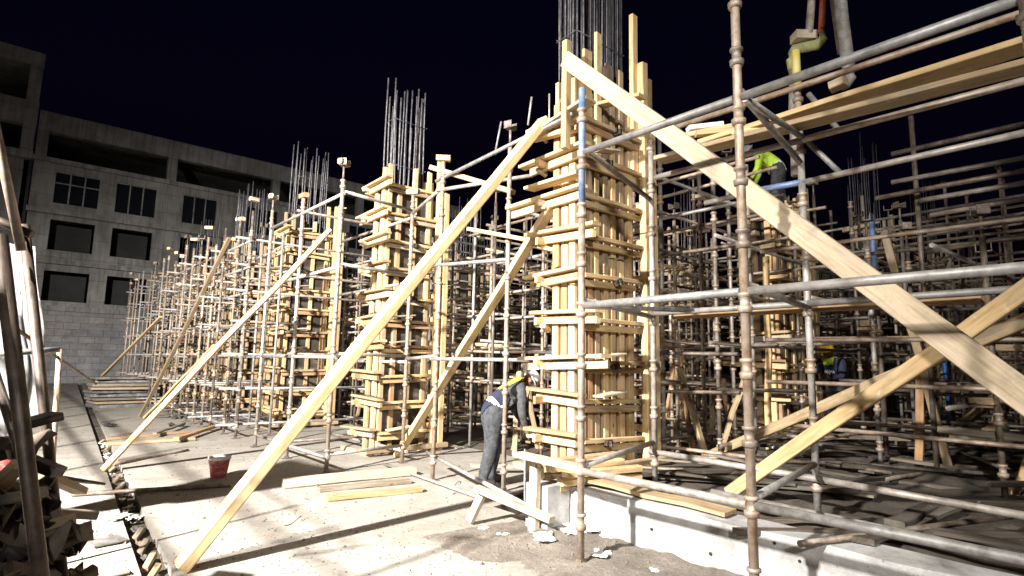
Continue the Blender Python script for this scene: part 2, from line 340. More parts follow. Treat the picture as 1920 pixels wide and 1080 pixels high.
for ri, (a, b_) in enumerate(rows):
    for wi, (x0, x1) in enumerate(wins):
        o = link('window', boxes([(x0, x1, FY+.16, FY+.19, a, b_)], 'window_glass') if ri == 2 else boxes([(x0+.01, x1-.01, FY+1.7, FY+1.72, a, b_)], 'room_shade'), Matrix(), bl)  # lower rows: near-black sheet behind each opening stands for indoor shade
        if ri == 2:
            fr = [(x0, x1, FY+.1, FY+.15, a, a+.06), (x0, x1, FY+.1, FY+.15, b_-.06, b_)]
            link('window_frame', boxes(fr[:1], 'building_plaster'), Matrix(), o); link('window_frame', boxes(fr[1:], 'building_plaster'), Matrix(), o)
            for k in (1, 2): x = x0+(x1-x0)*k/3; link('mullion', boxes([(x-.035, x+.035, FY+.08, FY+.15, a+.06, b_-.06)], 'building_plaster'), Matrix(), o)
            if wi == 0: link('transom', boxes([(x0, x1, FY+.075, FY+.14, a+1.25, a+1.32)], 'building_plaster'), Matrix(), o)
        link('sill', boxes([(x0-.12, x1+.12, FY-.07, FY+.1, a-.1, a-.002)], 'building_concrete'), Matrix(), o)
tw = thing('stair_tower', 'taller dark concrete block with open bays beside the grey building', 'building', (-3, FY, 0))
link('wall', boxes([(-12, -.35, FY+.4, FY+.6, 0, 13.2)], 'building_concrete'), Matrix(), tw)
for z, h in ((13.2, .45), (15.2, 1.5), (18.9, .9)): link('floor_beam', boxes([(-12, .02, FY-.1, FY+.45, z, z+h)], 'building_concrete'), Matrix(), tw)
for x in (-.62, -5.5): 
    for z, h in ((13.65, 1.55), (16.7, 2.2)): link('column', boxes([(x, x+.6, FY-.06, FY+.44, z, z+h)], 'building_concrete'), Matrix(), tw)
link('roof_slab', boxes([(-12, 0, FY+.46, FY+8, 19.4, 19.7)], 'building_concrete'), Matrix(), tw)
link('back_wall', boxes([(-12, 0, FY+8, FY+8.2, 0, 19.4)], 'room_shade'), Matrix(), tw)
#COLUMNS
# ------------------------------------------------------------------ formwork columns
def clampmesh():
    if 'clamp' in CACHE: return CACHE['clamp']
    CACHE['clamp'] = boxes([(-.05, .05, -.025, .025, -.03, .03), (-.015, .015, -.06, .07, -.045, .02)], 'black_iron'); return CACHE['clamp']
def formwork(cx, cy, z0, H, label, detail=2, group='timber column formworks', a=.98, b=.33, tint='pine'):
    th = thing('column_formwork', label, 'formwork', (cx, cy, z0), group)
    cy -= .06; a += U(-.05, .05) if detail < 2 or cy > 6 else 0
    x0, x1, y0, y1 = cx-a/2, cx+a/2, cy-b/2, cy+b/2
    base_t = tint
    def TT(): return rnd.choice(([base_t]*6+['old_timber', 'old_timber', 'pale_plank', 'brown_board']))
    stp = U(.46, .53)
    ply = H-.15
    def ppanel(ax, lo, hi, c): # plywood faces
        n = 2 if detail > 1 else 1
        for i in range(n):
            l, h = z0+ply*i/n+.004, z0+ply*(i+1)/n-.004
            me = boxes([(lo, hi, c-.011, c+.011, l-z0, h-z0)] if ax == 'y' else [(c-.011, c+.011, lo, hi, l-z0, h-z0)], 'plywood' if cy < 6 and cx < 6 else 'gap_shade_ply')
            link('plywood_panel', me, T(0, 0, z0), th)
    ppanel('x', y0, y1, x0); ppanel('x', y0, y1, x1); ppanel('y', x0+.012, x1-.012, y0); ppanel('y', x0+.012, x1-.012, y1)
    sp = rnd.random()
    def stud(px, py, w, t, up, extra=0.):
        if detail > 1:
            mid = H*U(.45, .55)
            plank('stud', (px, py, z0+.01), (px, py, z0+mid), w, t, TT(), th, up, rnd.randrange(4), 0)
            plank('stud', (px+U(-.01, .01), py+U(-.01, .01), z0+mid+U(.0, .03)), (px+U(-.01, .01), py+U(-.01, .01), z0+H+extra+U(-.3, .3)), w, t, TT(), th, up, rnd.randrange(4), 0)
        else: plank('stud', (px, py, z0+.01), (px, py, z0+H+extra+U(-.2, .3)), w, t, TT(), th, up, rnd.randrange(3))
    for f in ((.1, .5, .9) if detail > 2 else (.12, .88) if detail else (.1, .9)): stud(x0-.042+(.012 if f == .5 else 0), y0+b*f, .1, .06, (1, 0, 0), U(0, .4) if f < .2 else 0)
    for f in ((.04, .17, .3, .46, .6, .77, .95) if detail > 2 else (.04, .27, .6, .95) if detail else (.05, .5, .95)): stud(x0+a*f, y0-.042+(.014*rnd.random() if detail > 2 else 0), .085, .06, (0, 1, 0), U(0, .5) if f in (.04, .95) else 0)
    if detail:
        for f in (.1, .9): stud(x1+.042, y0+b*f, .1, .06, (1, 0, 0))
        for f in (.05, .5, .95): stud(x0+a*f, y1+.042, .085, .06, (0, 1, 0), U(0, .2))
    nl = int((H-.3)/stp); ex = .078
    for i in range(nl+1):
        z = z0+.40+i*stp+U(-.05, .05)
        if z > z0+H-.1: break
        # the two faces that carry paired walers
        s0, s1 = y0-U(.12, .3), y1+U(.3, .55)
        if i % 2: s0, s1 = y0-U(.2, .45), y1+U(.15, .4)
        tl = U(-.05, .05)
        if rnd.random() < .25: s1 += U(.1, .35)
        if rnd.random() < .2: s0 -= U(.1, .3)
        plank('waler', (x0-ex-.07, s0, z+.035), (x0-ex-.07, s1, z+.035+tl), .14, .042, TT(), th, v=rnd.randrange(4))
        plank('waler', (x0-ex-.03, s0+U(0, .1), z-.055), (x0-ex-.03, s1-U(.0, .15), z-.055+tl), .055, .095, TT(), th, v=rnd.randrange(4))
        e0, e1 = x0-U(.02, .07), x1+U(.02, .35); tq = U(-.035, .035)
        plank('waler', (e0, y0-ex-.06, z-.04), (e1, y0-ex-.06, z-.04+tq), .08, .05, TT(), th, v=rnd.randrange(4))
        plank('waler', (e0+U(0, .05), y0-ex-.03, z-.125), (e1-U(0, .2), y0-ex-.03, z-.125+tq), .055, U(.06, .09), TT(), th, v=rnd.randrange(4))
        if detail:
            plank('waler', (x1+ex+.04, y0-.2, z+.04), (x1+ex+.04, y1+.25, z+.04), .06, .09, TT(), th, v=1)
            plank('waler', (x0-.25, y1+ex+.04, z-.05), (x1+.2, y1+ex+.04, z-.05), .06, .09, TT(), th, v=2)
        if detail > 1:
            if rnd.random() < .75: link('clamp', clampmesh(), T(x0+a*U(.3, .62), y0-ex-.115, z-.07) @ Matrix.Rotation(U(-.5, .5), 4, 'Y'), th)
            if rnd.random() < .6: plank('wedge', (x0-ex-.1, y1+U(.05, .2), z-.1), (x0-ex+.06, y1+U(.05, .2), z-.14), .06, .05, TT(), th)
            if rnd.random() < .45: plank('bracket_board', (x0+.1, y0-ex-.16, z+.02), (x0+U(.4, .6), y0-ex-.17, z+.07), .17, .025, 'pale_plank', th, v=rnd.randrange(3))
    for dx, dh in ((.13, .55), (.28, -.1)):
        plank('strongback', (x1+dx, y0-.17, z0-.02), (x1+dx+.01, y0-.16, z0+H*.62), .12, .1, tint, th, (0, 1, 0), 2)
        plank('strongback', (x1+dx, y0-.165, z0+H*.62+.01), (x1+dx-.01, y0-.15, z0+H+dh), .12, .1, tint, th, (0, 1, 0), 3)
    for (A, B) in (((x0-.2, y0-.2, z0+.04), (x0-.2, y1+.5, z0+.04)), ((x0-.3, y0-.24, z0+.1), (x1+.4, y0-.24, z0+.1))):
        plank('kicker', A, B, .1, .09, 'old_timber', th, v=1)
    return th
def cage(cx, cy, zb, top, label, n=(7, 3), r=.012, group='column rebar cages', a=.86, b=.32, ties=True, bundle=1, jit=.25):
    th = thing('rebar_cage', label, 'rebar', (cx, cy, zb), group)
    pts = [(cx-a/2+a*i/(n[0]-1), cy+s*b/2) for i in range(n[0]) for s in (-1, 1)]+[(cx+s*a/2, cy-b/2+b*j/(n[1]-1)) for j in range(1, n[1]-1) for s in (-1, 1)]
    for (x, y) in pts:
        for k in range(bundle):
            h = top-U(0, jit)*(2.2 if rnd.random() < .15 else 1)
            bar('rebar', (x+k*.028, y+U(-.01, .01), zb+U(0, .03)), (x+k*.028+U(-.025, .025), y+U(-.02, .02), h), r, 'rebar_steel', th, 6, bend=.015, v=rnd.randrange(5))
    if ties:
        for z in ([zb+.4+.9*i for i in range(int((top-zb)/.9))]):
            q = .03; P = [(cx-a/2-q, cy-b/2-q), (cx+a/2+q, cy-b/2-q), (cx+a/2+q, cy+b/2+q), (cx-a/2-q, cy+b/2+q)]
            for i in range(4): bar('stirrup', (*P[i], z+U(-.02, .02)), (*P[(i+1) % 4], z+U(-.02, .02)), .006, 'rebar_steel', th, 5)
    return th
AX, AY = 5.5, 4.87
ORD = ['first', 'second', 'third', 'fourth', 'fifth', 'sixth', 'seventh', 'eighth']
formwork(AX, AY, .36, 4.75, 'tallest timber column formwork at the corner, long white plank brace leaning from its top', 3)
F0 = bpy.data.objects['column_formwork']
for (px, py, w_, t_, m_, off) in ((1063, 78, .10, .08, 'pine', .10), (1101, 95, .15, .04, 'pine', .06), (1121, 64, .10, .05, 'pine', .09), (1141, 122, .14, .03, 'grey_timber', .03), (1162, 135, .09, .05, 'old_timber', .05), (1187, 30, .11, .07, 'pine', .08), (1207, 122, .12, .04, 'pale_plank', .03), (1217, 150, .07, .05, 'pine', .1)):
    P = onY(px, py, AY-.225-off); plank('stud', (P.x-.01, P.y, 4.1), (P.x, P.y, P.z), w_, t_, m_, F0, (0, 1, 0), 1)
for (a, b_, X, w_, t_, m_) in (((1008, 252), (1108, 186), 4.78, .2, .04, 'pale_plank'), ((1000, 262), (1085, 240), 4.86, .1, .06, 'pine'), ((992, 355), (1088, 325), 4.8, .17, .04, 'pine'), ((1090, 205), (1205, 180), 5.3, .15, .04, 'pine')):
    plank('waler', onX(*a, X), onX(*b_, X), w_, t_, m_, F0, v=2)
cage(AX, AY, 3.6, 8.9, 'thick bundle of dark rebar rising from the tallest corner formwork', (9, 4), .013, bundle=2)
for j in range(1, 6):
    y = AY+4.8*j; d = 2 if j < 3 else 1 if j < 5 else 0
    formwork(AX, y, 0, 5.0, '%s timber column formwork along the row running to the grey building' % ORD[j], d)
    cage(AX, y, 4.0, [0, 7.15, 7.2, 7.3, 7.2, 7.2, 7.1][j], 'rebar standing out of the %s formwork of the row toward the grey building' % ORD[j], (7, 4) if j < 2 else (6, 3) if j < 4 else (5, 2), .016, ties=j < 3, jit=.5, a=.66 if j == 1 else .8)
formwork(AX, AY-5.7, .38, 4.75, 'timber column formwork propped by two pine braces beyond the right scaffold bay', 1)
k = 0
for (i, j, d) in [(1, 0, 1), (1, 1, 1), (1, 2, 0), (1, 3, 0), (1, 4, 0), (2, 0, 1), (2, 1, 0), (2, 2, 0), (3, 0, 0), (3, 1, 0), (4, 0, 0), (4, 1, 0), (2, 3, 0), (3, 2, 0)]:
    x, y = AX+5*i, AY+4.8*j; z = earth(x, y)-.03
    nm = ['', 'second row', 'third row', 'fourth row', 'fifth row'][i]
    lb = 'worn column formwork of the %s behind, %s one inward from the soil bank' % (nm, ORD[j])
    formwork(x, y, z, 4.15 if (i, j) == (1, 0) else 4.6, lb, d, tint='old_timber' if i > 1 or j > 0 else 'pine')
    if (i, j) != (1, 0): cage(x, y, z+3.6, 7.4 if i > 1 else 6.6+.5*(j > 0), 'rebar above the %s formwork of the %s behind' % (ORD[j], nm), (8, 2) if i in (1, 2) else (7, 2), .012, ties=False, jit=1.1, a=1.1 if i > 1 else .86)
#SCAFFOLD
# ------------------------------------------------------------------ scaffolds
def cup():
    return lathe([(.030, -.04), (.044, -.036), (.049, .0), (.040, .006), (.031, .01), (.031, .065), (.043, .07), (.044, .088), (.031, .093)], 'rust_tube', 12, key='cup')
def uhead():
    if 'uh' not in CACHE: CACHE['uh'] = boxes([(-.075, .075, -.06, .06, 0, .01), (-.075, -.067, -.06, .06, .011, .1), (.067, .075, -.06, .06, .011, .1)], 'dark_tube')
    return CACHE['uh']
def standard(th, P, top, mat='rust_tube', r=.0245, cups=True, head=None, foot=True, split=None, z0=.25, step=.5):
    P = Vector(P); s = bar('standard', P, (P.x, P.y, split[0] if split else top), r, mat, th, 12)
    if split: bar('standard', (P.x, P.y, split[0]), (P.x, P.y, top), r+.0005, split[1], th, 12)
    if cups:
        z = P.z+z0
        while z < top-.05: link('cup_joint', cup(), T(P.x, P.y, z), s); z += step
    if foot:
        if 'foot' not in CACHE: CACHE['foot'] = boxes([(-.075, .075, -.075, .075, 0, .008), (-.03, .03, -.03, .03, .008, .05)], 'dark_tube')
        link('base_plate', CACHE['foot'], T(P.x, P.y, P.z-.003), s)
    if head is not None:
        bar('jack_screw', (P.x, P.y, top-.01), (P.x, P.y, top+.22), r*.72, 'dark_tube', th, 8)
        h = link('u_head', uhead(), T(P.x, P.y, top+.215) @ Matrix.Rotation(head, 4, 'Z'), th)
        return h
    return s
# --- the near bay beside the ground beam
XS = 3.6
nb = thing('scaffold_bay', 'near rusty cup-joint scaffold bay standing in front of the white ground beam', 'scaffold', (XS, 1.9, 0))
PY = [3.29, 1.86, .37]
standard(nb, (XS, PY[0], .04), 4.02, split=(2.98, 'blue_tube'), z0=.30, step=.425)
standard(nb, (XS, PY[1], .06), 6.6, z0=.24, step=.425); standard(nb, (XS, PY[2], .06), 6.6, 'zinc_tube', z0=.28)
standard(nb, (XS, -.9, .06), 5.2, z0=.28)
for z, mats in ((3.43, ('grey_tube', 'zinc_tube', 'grey_tube')), (2.1, ('zinc_tube', 'zinc_tube', 'grey_tube')), (.76, ('grey_tube', 'grey_tube', 'zinc_tube'))):
    ys = PY+[-.9]
    for i in range(3): bar('ledger', (XS, ys[i]-.03, z), (XS, ys[i+1]+.03, z), .0235, mats[i], nb, 12)
XB = 5.3
S5, S4 = V(5.35, 3.83, .34), V(5.35, 2.18, .36)
standard(nb, S5, 4.2, 'grey_tube'); S4T = onX(1501, 92, 5.35).z; standard(nb, S4, S4T-.1, 'grey_tube', split=(S4T-.75, 'rust_tube'))
standard(nb, (5.35, .55, .36), 5.2, 'grey_tube')
bar('yellow_sleeve', (S4.x, S4.y, S4T-.36), (S4.x, S4.y, S4T), .037, 'yellow_pipe', nb, 12)
def seg(name, pts, X, r, mats, par=nb):   # a tube seen through several pixels on a vertical plane
    P = [onX(x, y, X) for x, y in pts]; A, B = P[0], P[-1]
    if len(pts) == 2: return bar(name, A, B, r, mats, par, 12)
    for i in range(len(P)-1): bar(name, P[i], P[i+1], r, mats[i] if isinstance(mats, tuple) else mats, par, 12)
seg('ledger', [(1245, 246), (1912, 26)], XB, .0235, 'rust_tube')
seg('ledger', [(1228, 333), (1506, 262), (1925, 150)], XB-.04, .0235, ('grey_tube', 'rust_tube'))
seg('ledger', [(1322, 381), (1422, 357)], XB+.05, .022, 'grey_tube'); seg('ledger', [(1425, 356), (1508, 341)], XB+.05, .0245, 'blue_tube'); seg('ledger', [(1510, 341), (1925, 248)], XB+.05, .022, 'zinc_tube')
seg('ledger', [(1222, 588), (1515, 569), (1925, 541)], XB, .0235, ('grey_tube', 'grey_tube'))
seg('ledger', [(1218, 846), (1531, 898)], XB, .0235, 'grey_tube'); seg('ledger', [(1531, 898), (1925, 968)], XB, .0235, 'grey_tube')
for z in (.75, 2.1, 3.43): bar('transom', (XS+.03, PY[0], z+.05), (S5.x-.03, S5.y, z+.05), .022, 'dark_tube' if z > 3 else 'grey_tube', nb, 10)
for z in (.8, 2.15, 3.49): bar('transom', (XS+.03, PY[1], z), (S4.x-.03, S4.y, z), .022, 'grey_tube', nb, 10)
bar('diagonal_brace', onX(1396, 184, XS), onX(1505, 258, XB), .021, 'zinc_tube', nb)
seg('diagonal_brace', [(1516, 176), (1572, 243)], XB+.05, .02, 'grey_tube'); seg('diagonal_brace', [(1508, 260), (1576, 325)], XB+.06, .02, 'grey_tube')
plank('toe_board', onX(1106, 575, 3.75), onX(1290, 582, 5.1), .16, .03, 'dark_panel', nb)
# working platform boards laid over the bay
A, B = onX(1318, 272, 5.2), onX(1925, 84, 5.2)
lab(plank('platform_board', A, B, .24, .05, 'pine', warp=.01), 'wide yellow scaffold board laid as the upper platform of the near bay', 'board')
A, B = onX(1236, 300, 5.0), onX(1925, 124, 5.0)
lab(plank('platform_board', A, B, .20, .045, 'old_timber', warp=.012, v=2), 'second narrower board just below the wide yellow platform board', 'board')
A, B = onX(1270, 594, 5.5), onX(1845, 561, 5.5)
lab(plank('platform_board', A, B, .11, .05, 'brown_board', warp=.01), 'long orange-brown timber lying level across the middle scaffold tubes', 'board')
for (px, py, w_) in ((1310, 255, .3), (1335, 250, .22), (1405, 250, .35), (1320, 240, .12)):
    P = onX(px, py, 5.15)
    lab(plank('timber_offcut', P+V(-.1, .12, 0), P+V(.15, -w_, U(0, .05)), .09, .05, 'pine' if w_ > .2 else 'paper', v=1), 'short timber offcut lying on the upper platform boards', 'offcut', 'offcuts on the platform')
# --- scaffold round the second column, placed from the photograph's pole feet
t2 = thing('scaffold_bay', 'scaffold bay of thin poles around the second formwork column, beside the bent worker', 'scaffold', (4.3, 8, 0))
S6, S7, S8 = V(4.95, 5.85, 0), V(4.6, 6.95, 0), V(5.0, 8.45, 0)
S9, S10, S11 = V(3.62, 8.2, 0), V(3.65, 9.85, 0), V(3.65, 11.45, 0)
LZ = [.22, 1.66, 3.0, 4.12]
def block(P, mat='old_timber', rz=0, par=t2): 
    c = Vector(P); d = V(math.cos(rz), math.sin(rz), 0)
    return plank('head_block', c-d*.1+V(0, 0, .05), c+d*.1+V(0, 0, .05), .1, .08, mat, par)
for P, top, m_, hd, bk in ((S6, 4.6, 'rust_tube', .3, None), (S7, 4.55, 'rust_tube', None, 'pine'), (S8, 4.45, 'rust_tube', None, 'pale_plank'), (S9, 4.35, 'rust_tube', .8, 'brown_board'), (S10, 4.4, 'zinc_tube', None, 'brown_board'), (S11, 4.5, 'grey_tube', .2, 'pale_plank')):
    standard(t2, P, top, m_, head=hd); 
    if bk: block((P.x, P.y, top+(.215 if hd is not None else 0)), bk, U(0, 3))
for i, z in enumerate(LZ):
    e = .012*(i % 2)
    bar('ledger', S9+V(0, -.06, z), S11+V(0, .06, z+e), .022, 'zinc_tube' if i > 1 else 'grey_tube', t2)
    bar('ledger', S8+V(0, 0, z+.05), S9+V(0, 0, z+.05), .022, 'grey_tube', t2)
    if i: bar('ledger', S7+V(0, 0, z+.04), S8+V(0, 0, z), .022, 'zinc_tube' if i % 2 else 'rust_tube', t2)
    if i: bar('ledger', S6+V(.15, -.3, z+.0), S7+V(-.05, .08, z), .022, 'zinc_tube', t2)
    bar('ledger', V(5.05, 8.4, z-.05), V(5.05, 11.5, z-.05), .022, 'grey_tube', t2)
    bar('ledger', S10+V(-.1, 0, z+.05), V(6.7, 9.9, z+.05), .02, 'dark_tube', t2)
for P in (V(5.05, 11.4, 0), V(6.7, 8.3, 0), V(6.7, 9.9, 0), V(6.7, 11.4, 0), V(6.75, 6.4, 0)): standard(t2, P, 4.4+U(0, .4), 'dark_tube', cups=False, head=U(0, 3))
bar('ledger', onX(818, 340, 4.6), onX(1075, 213, 4.75), .022, 'zinc_tube', t2)
lab(plank('loose_timber', onX(808, 314, 4.55), onX(962, 360, 5.0), .09, .07, 'old_timber', v=1), 'timber laid across the top tubes beside the second formwork column', 'timber')
lab(plank('loose_timber', onX(880, 430, 4.7), onX(1000, 452, 5.0), .1, .05, 'pine', v=2), 'yellow timber on the tubes behind the long foreground brace', 'timber')
bar('prop_tip', onX(928, 290, 5.2), onX(940, 228, 5.2), .016, 'zinc_tube', t2, 8); bar('prop_tip', onX(990, 235, 5.2), onX(997, 182, 5.2), .016, 'grey_tube', t2, 8); bar('prop_tip', onX(1030, 240, 5.3), onX(1030, 176, 5.3), .012, 'grey_tube', t2, 8)
# --- scaffolds of the other columns in the row
for j in range(2, 6):
    yc = AY+4.8*j
    th = thing('scaffold_bay', 'scaffold bay of thin poles around the %s formwork column of the row' % ORD[j], 'scaffold', (4.5, yc, 0), 'scaffold bays along the row')
    nn = 8 if j < 4 else 6
    for k, dy in enumerate((-1.55, -.75, .1, .95, 1.75, 2.55)):
        if j == 5 and dy > .2: continue
        for X in (3.66, 4.45, 6.7, 7.4):
            if k % 2 and X in (4.45, 7.4) and rnd.random() < .5: continue
            top = 4.35+U(0, .55); m_ = rnd.choice(['rust_tube', 'rust_tube', 'grey_tube', 'dark_tube', 'dark_tube'])
            s = standard(th, (X+U(-.05, .05), yc+dy+U(-.1, .1), 0), top, m_, .0235, cups=(j < 4 and X < 4), head=U(0, 3) if rnd.random() < .5 else None, foot=j < 4)
            if rnd.random() < .4: block((s.matrix_world.translation.x if False else W[s].translation.x, W[s].translation.y, top+.2), rnd.choice(['pale_plank', 'pine', 'brown_board']), U(0, 3), th)
    for i, z in enumerate(LZ+[.95, 2.35, 3.55]):
        for X in (3.68, 4.47, 6.72): bar('ledger', (X, yc-1.7, z+U(-.03, .03)), (X, yc+(3.2 if j < 5 else .4), z+U(-.03, .03)), .021, rnd.choice(['grey_tube', 'zinc_tube', 'rust_tube']), th, nn)
        for dy in (-1.55, .55, 1.75)[:3 if j < 5 else 1]: bar('ledger', (3.5-U(0, .25), yc+dy+.05, z+.05), (rnd.choice([4.9, 7.6]), yc+dy+.05, z+.05), .021, rnd.choice(['grey_tube', 'zinc_tube', 'rust_tube']), th, nn)
# --- inner scaffolds: near ones pole by pole, far ones one mass
far_v, far_f = [], []
def rawtube(A, B, r, n=5):
    M = frame(A, B); L = (Vector(B)-Vector(A)).length; o = len(far_v)
    for x in (0, L):
        for k in range(n): a = 2*math.pi*k/n; far_v.append(M @ V(x, r*math.cos(a), r*math.sin(a)))
    for k in range(n): far_f.append((o+k, o+(k+1) % n, o+n+(k+1) % n, o+n+k))
MT = ['rust_tube', 'rust_tube', 'dark_tube', 'grey_tube', 'dark_tube']
for i in range(4):
    for j in range(-1, 8):
        xc, yc = 10.5+5*i, AY+4.8*j
        near = (i == 0 and 0 <= j <= 3) or (i == 1 and j in (0, 1))
        if j == -1 and i == 0: continue
        th = thing('scaffold_bay', 'inner scaffold bay between %s and %s column rows, %s inward from the bank' % (ORD[i], ORD[i+1], ORD[max(0, j)]), 'scaffold', (xc-1.5, yc+.7, earth(xc, yc)), 'inner scaffold bays') if near else None
        xs = [xc-3.5, xc-2.75, xc-1.9, xc-1.0, xc+1.05]; ys = [yc-.95, yc-.1, yc+.85, yc+1.7, yc+2.6]
        poles = []
        for x in xs:
            for y in ys:
                x_, y_ = x+U(-.12, .12), y+U(-.15, .15); q = CM.inverted() @ V(x_, y_, 1.8); pxx = 960+FPX*q.x/-q.z
                if (1535 < pxx < 1610 and x_ < 11) or (1415 < pxx < 1470 and x_ < 10): continue
                zb = earth(x_, y_)-.03; top = U(4.1, 5.1); poles.append((x_, y_))
                if near: standard(th, (x_, y_, zb), top, rnd.choice(MT), .0235, cups=(i == 0 and j < 1), head=U(0, 3) if rnd.random() < .6 else None, foot=False)
                else: rawtube((x_, y_, zb), (x_, y_, top), .0235); rawtube((x_-.1, y_, top), (x_+.1, y_, top), .035)
        for z in (.55, 1.25, 1.9, 3.2, 4.25, 2.55, 3.75):
            for x in xs:
                if rnd.random() < .3: continue
                A, B = (x+.03+U(-.05, .05), yc-1.1-U(0, .4), z+U(-.12, .12)), (x+.03+U(-.05, .05), yc+3.7+U(0, .3), z+U(-.12, .12))
                if z in (2.55, 3.75): A = (A[0], A[1], z); B = (B[0], yc+1.1, z)
                if near: bar('ledger', A, B, .021, rnd.choice(MT), th, 8)
                else: rawtube(A, B, .021)
            for y in ys:
                if rnd.random() < .4: continue
                A, B = (xc-3.7, y+.03+U(-.06, .06), z+.05+U(-.1, .1)), (xc+1.4, y+.03+U(-.06, .06), z+.05+U(-.1, .1))
                if near: bar('ledger', A, B, .021, rnd.choice(MT), th, 8)
                else: rawtube(A, B, .021)
        for q in range(26 if near else 0):
            z = rnd.choice((.6, 1.3, 1.95, 2.6, 3.25, 3.8, 4.3))+U(.0, .1); x, y = rnd.choice(poles); x += .05; y += .05; L = U(.25, 1.1); d = V(L, 0, U(-.05, .05)) if rnd.random() < .5 else V(0, L, U(-.05, .05))
            plank('bearer', V(x, y, z)-d*.5, V(x, y, z)+d*.5, U(.05, .16), U(.03, .09), rnd.choice(['old_timber', 'pine', 'old_timber', 'pale_plank', 'grey_timber']), th, v=q % 4)
me = bpy.data.meshes.new('distant_scaffolding'); me.from_pydata([tuple(v) for v in far_v], [], far_f); setmat(me, 'rust_tube')
o = lab(link('distant_scaffolding', me, Matrix()), 'dense mass of rusty scaffold tubes deep inside the site', 'scaffold'); o['kind'] = 'stuff'
# more tubes of the right-hand inner bays that the photograph shows one by one
rb = thing('scaffold_bay', 'stack of long level tubes on the dark scaffold at the edge of the site', 'scaffold', (9, .5, .4))
for pts, X, m_ in (([(1672, 289), (1925, 231)], 8.6, 'dark_tube'), ([(1672, 342), (1925, 295)], 8.6, 'grey_tube'), ([(1642, 372), (1925, 319)], 8.4, 'dark_tube'), ([(1725, 376), (1925, 342)], 8.5, 'grey_tube'), ([(1744, 404), (1925, 372)], 8.6, 'rust_tube'), ([(1740, 440), (1925, 405)], 8.6, 'grey_tube'), ([(1730, 474), (1925, 440)], 8.7, 'dark_tube')):
    seg('ledger', pts, X, .026, m_, rb)
for y in (.9, 2.1): standard(rb, (8.6, y, .38), 4.9, 'dark_tube', cups=False)
rpoles = []
for X in (7.4, 8.6, 9.9, 11.3, 12.8):
    for Y in (.2, 1.5, 2.8):
        x_, y_ = X+U(-.2, .2), Y+U(-.25, .25); q = CM.inverted() @ V(x_, y_, 1.8); pxx = 960+FPX*q.x/-q.z
        if 1525 < pxx < 1625 and x_ < 11: continue
        standard(rb, (x_, y_, earth(x_, y_)-.02), U(2.7, 3.5) if X < 10 else U(3.3, 4.5), rnd.choice(MT), .0235, cups=X < 10, head=U(0, 3), foot=False); rpoles.append((x_, y_))
    for z in (.9, 1.4, 2.0, 2.6, 3.1, 3.7, 4.3):
        if z > 3.2 and X < 10.5: continue
        if rnd.random() < .75: bar('ledger', (X+.04, -.8, z+U(-.1, .1)), (X+.04+U(-.1, .1), 3.6, z+U(-.1, .1)), .021, rnd.choice(MT+['zinc_tube']), rb, 8)
for Y in (.25, 1.55, 2.85):
    for z in (.8, 1.25, 2.45, 2.9):
        if rnd.random() < .6: bar('ledger', (7.1, Y+U(-.1, .1), z), (13.1, Y+U(-.1, .1), z+U(-.1, .1)), .021, rnd.choice(MT), rb, 8)
for k in range(46):
    x, y = rnd.choice(rpoles); x += .05; y += .05; z = U(.7, 3.0); L = U(.25, 1.0); d = V(L, 0, U(-.04, .04)) if k % 2 else V(0, L, U(-.04, .04))
    plank('bearer', V(x, y, z)-d*.5, V(x, y, z)+d*.5, U(.05, .15), U(.03, .09), rnd.choice(['old_timber', 'pine', 'old_timber', 'grey_timber']), rb, v=k % 4)
#BRACES
# ------------------------------------------------------------------ raking timber braces
def brace(A, B, w, t, mat, label, v=0, warp=.012, up=(0, 0, 1), group=None): return lab(plank('timber_brace', A, B, w, t, mat, None, up, v, warp), label, 'brace', group)
A, B = gp(338, 1072), onX(1020, 226, 4.8); A.z = 0
brace(A+V(0, 0, .03), B, .17, .10, 'pine', 'long thick pine brace rising from the open floor to the tall corner formwork', 1, .015)
A, B = gp(194, 884), onX(612, 438, 3.75)
brace(A+V(0, 0, .03), B+(B-A)*.02, .15, .07, 'pine', 'pine brace standing in the drain channel edge, leaning on the second scaffold bay', 2, .02)
A, B = V(5.2, 8.95, .03), onX(1040, 378, 4.95)
brace(A, B, .14, .08, 'pine', 'pine brace behind the bent worker leaning against the side of the corner formwork', 3, .02)
brace(V(2.9, 18.7, .02), onX(430, 446, 3.6), .09, .06, 'old_timber', 'thin steep brace leaning on the third scaffold bay by the panel stack', 1, .03)
brace(V(2.95, 18.3, .02), onX(402, 648, 3.6), .09, .06, 'pine', 'low brace running from the floor into the third scaffold bay', 2, .03)
brace(onX(175, 722, 2.6), onX(302, 594, 3.6), .10, .06, 'pine', 'thin pale brace resting on the stack of formwork panels', 1, .02)
A, B = onX(1062, 112, 4.15), onX(1905, 728, 4.15); d = (B-A)
brace(A-d*.004, B+d*(.36*(B.z/1.5)) if False else A+d*((A.z-.42)/(A.z-B.z)), .06, .165, 'pale_plank', 'wide whitish plank brace slanting down from the corner formwork across the near scaffold bay', 2, .012)
A = gp(1367, 925, .42); B = onX(1925, 540, 5.05)
brace(A, A+(B-A)*1.5, .06, .12, 'pine', 'pine brace crossing the white plank, footed on the soil bank near the beam', 1, .012)
A = gp(1327, 855, .42); B = onX(1800, 655, 5.9)
brace(A, A+(B-A)*1.55, .06, .11, 'old_timber', 'second pine brace behind the crossing one, footed deeper on the soil', 2, .012)
A = gp(1765, 822, .42); B = A+(onX(1925, 706, 9.6)-A)
brace(A, A+(B-A)*1.4, .10, .12, 'old_timber', 'short pine brace on the soil beside the blue prop', 3, .012)
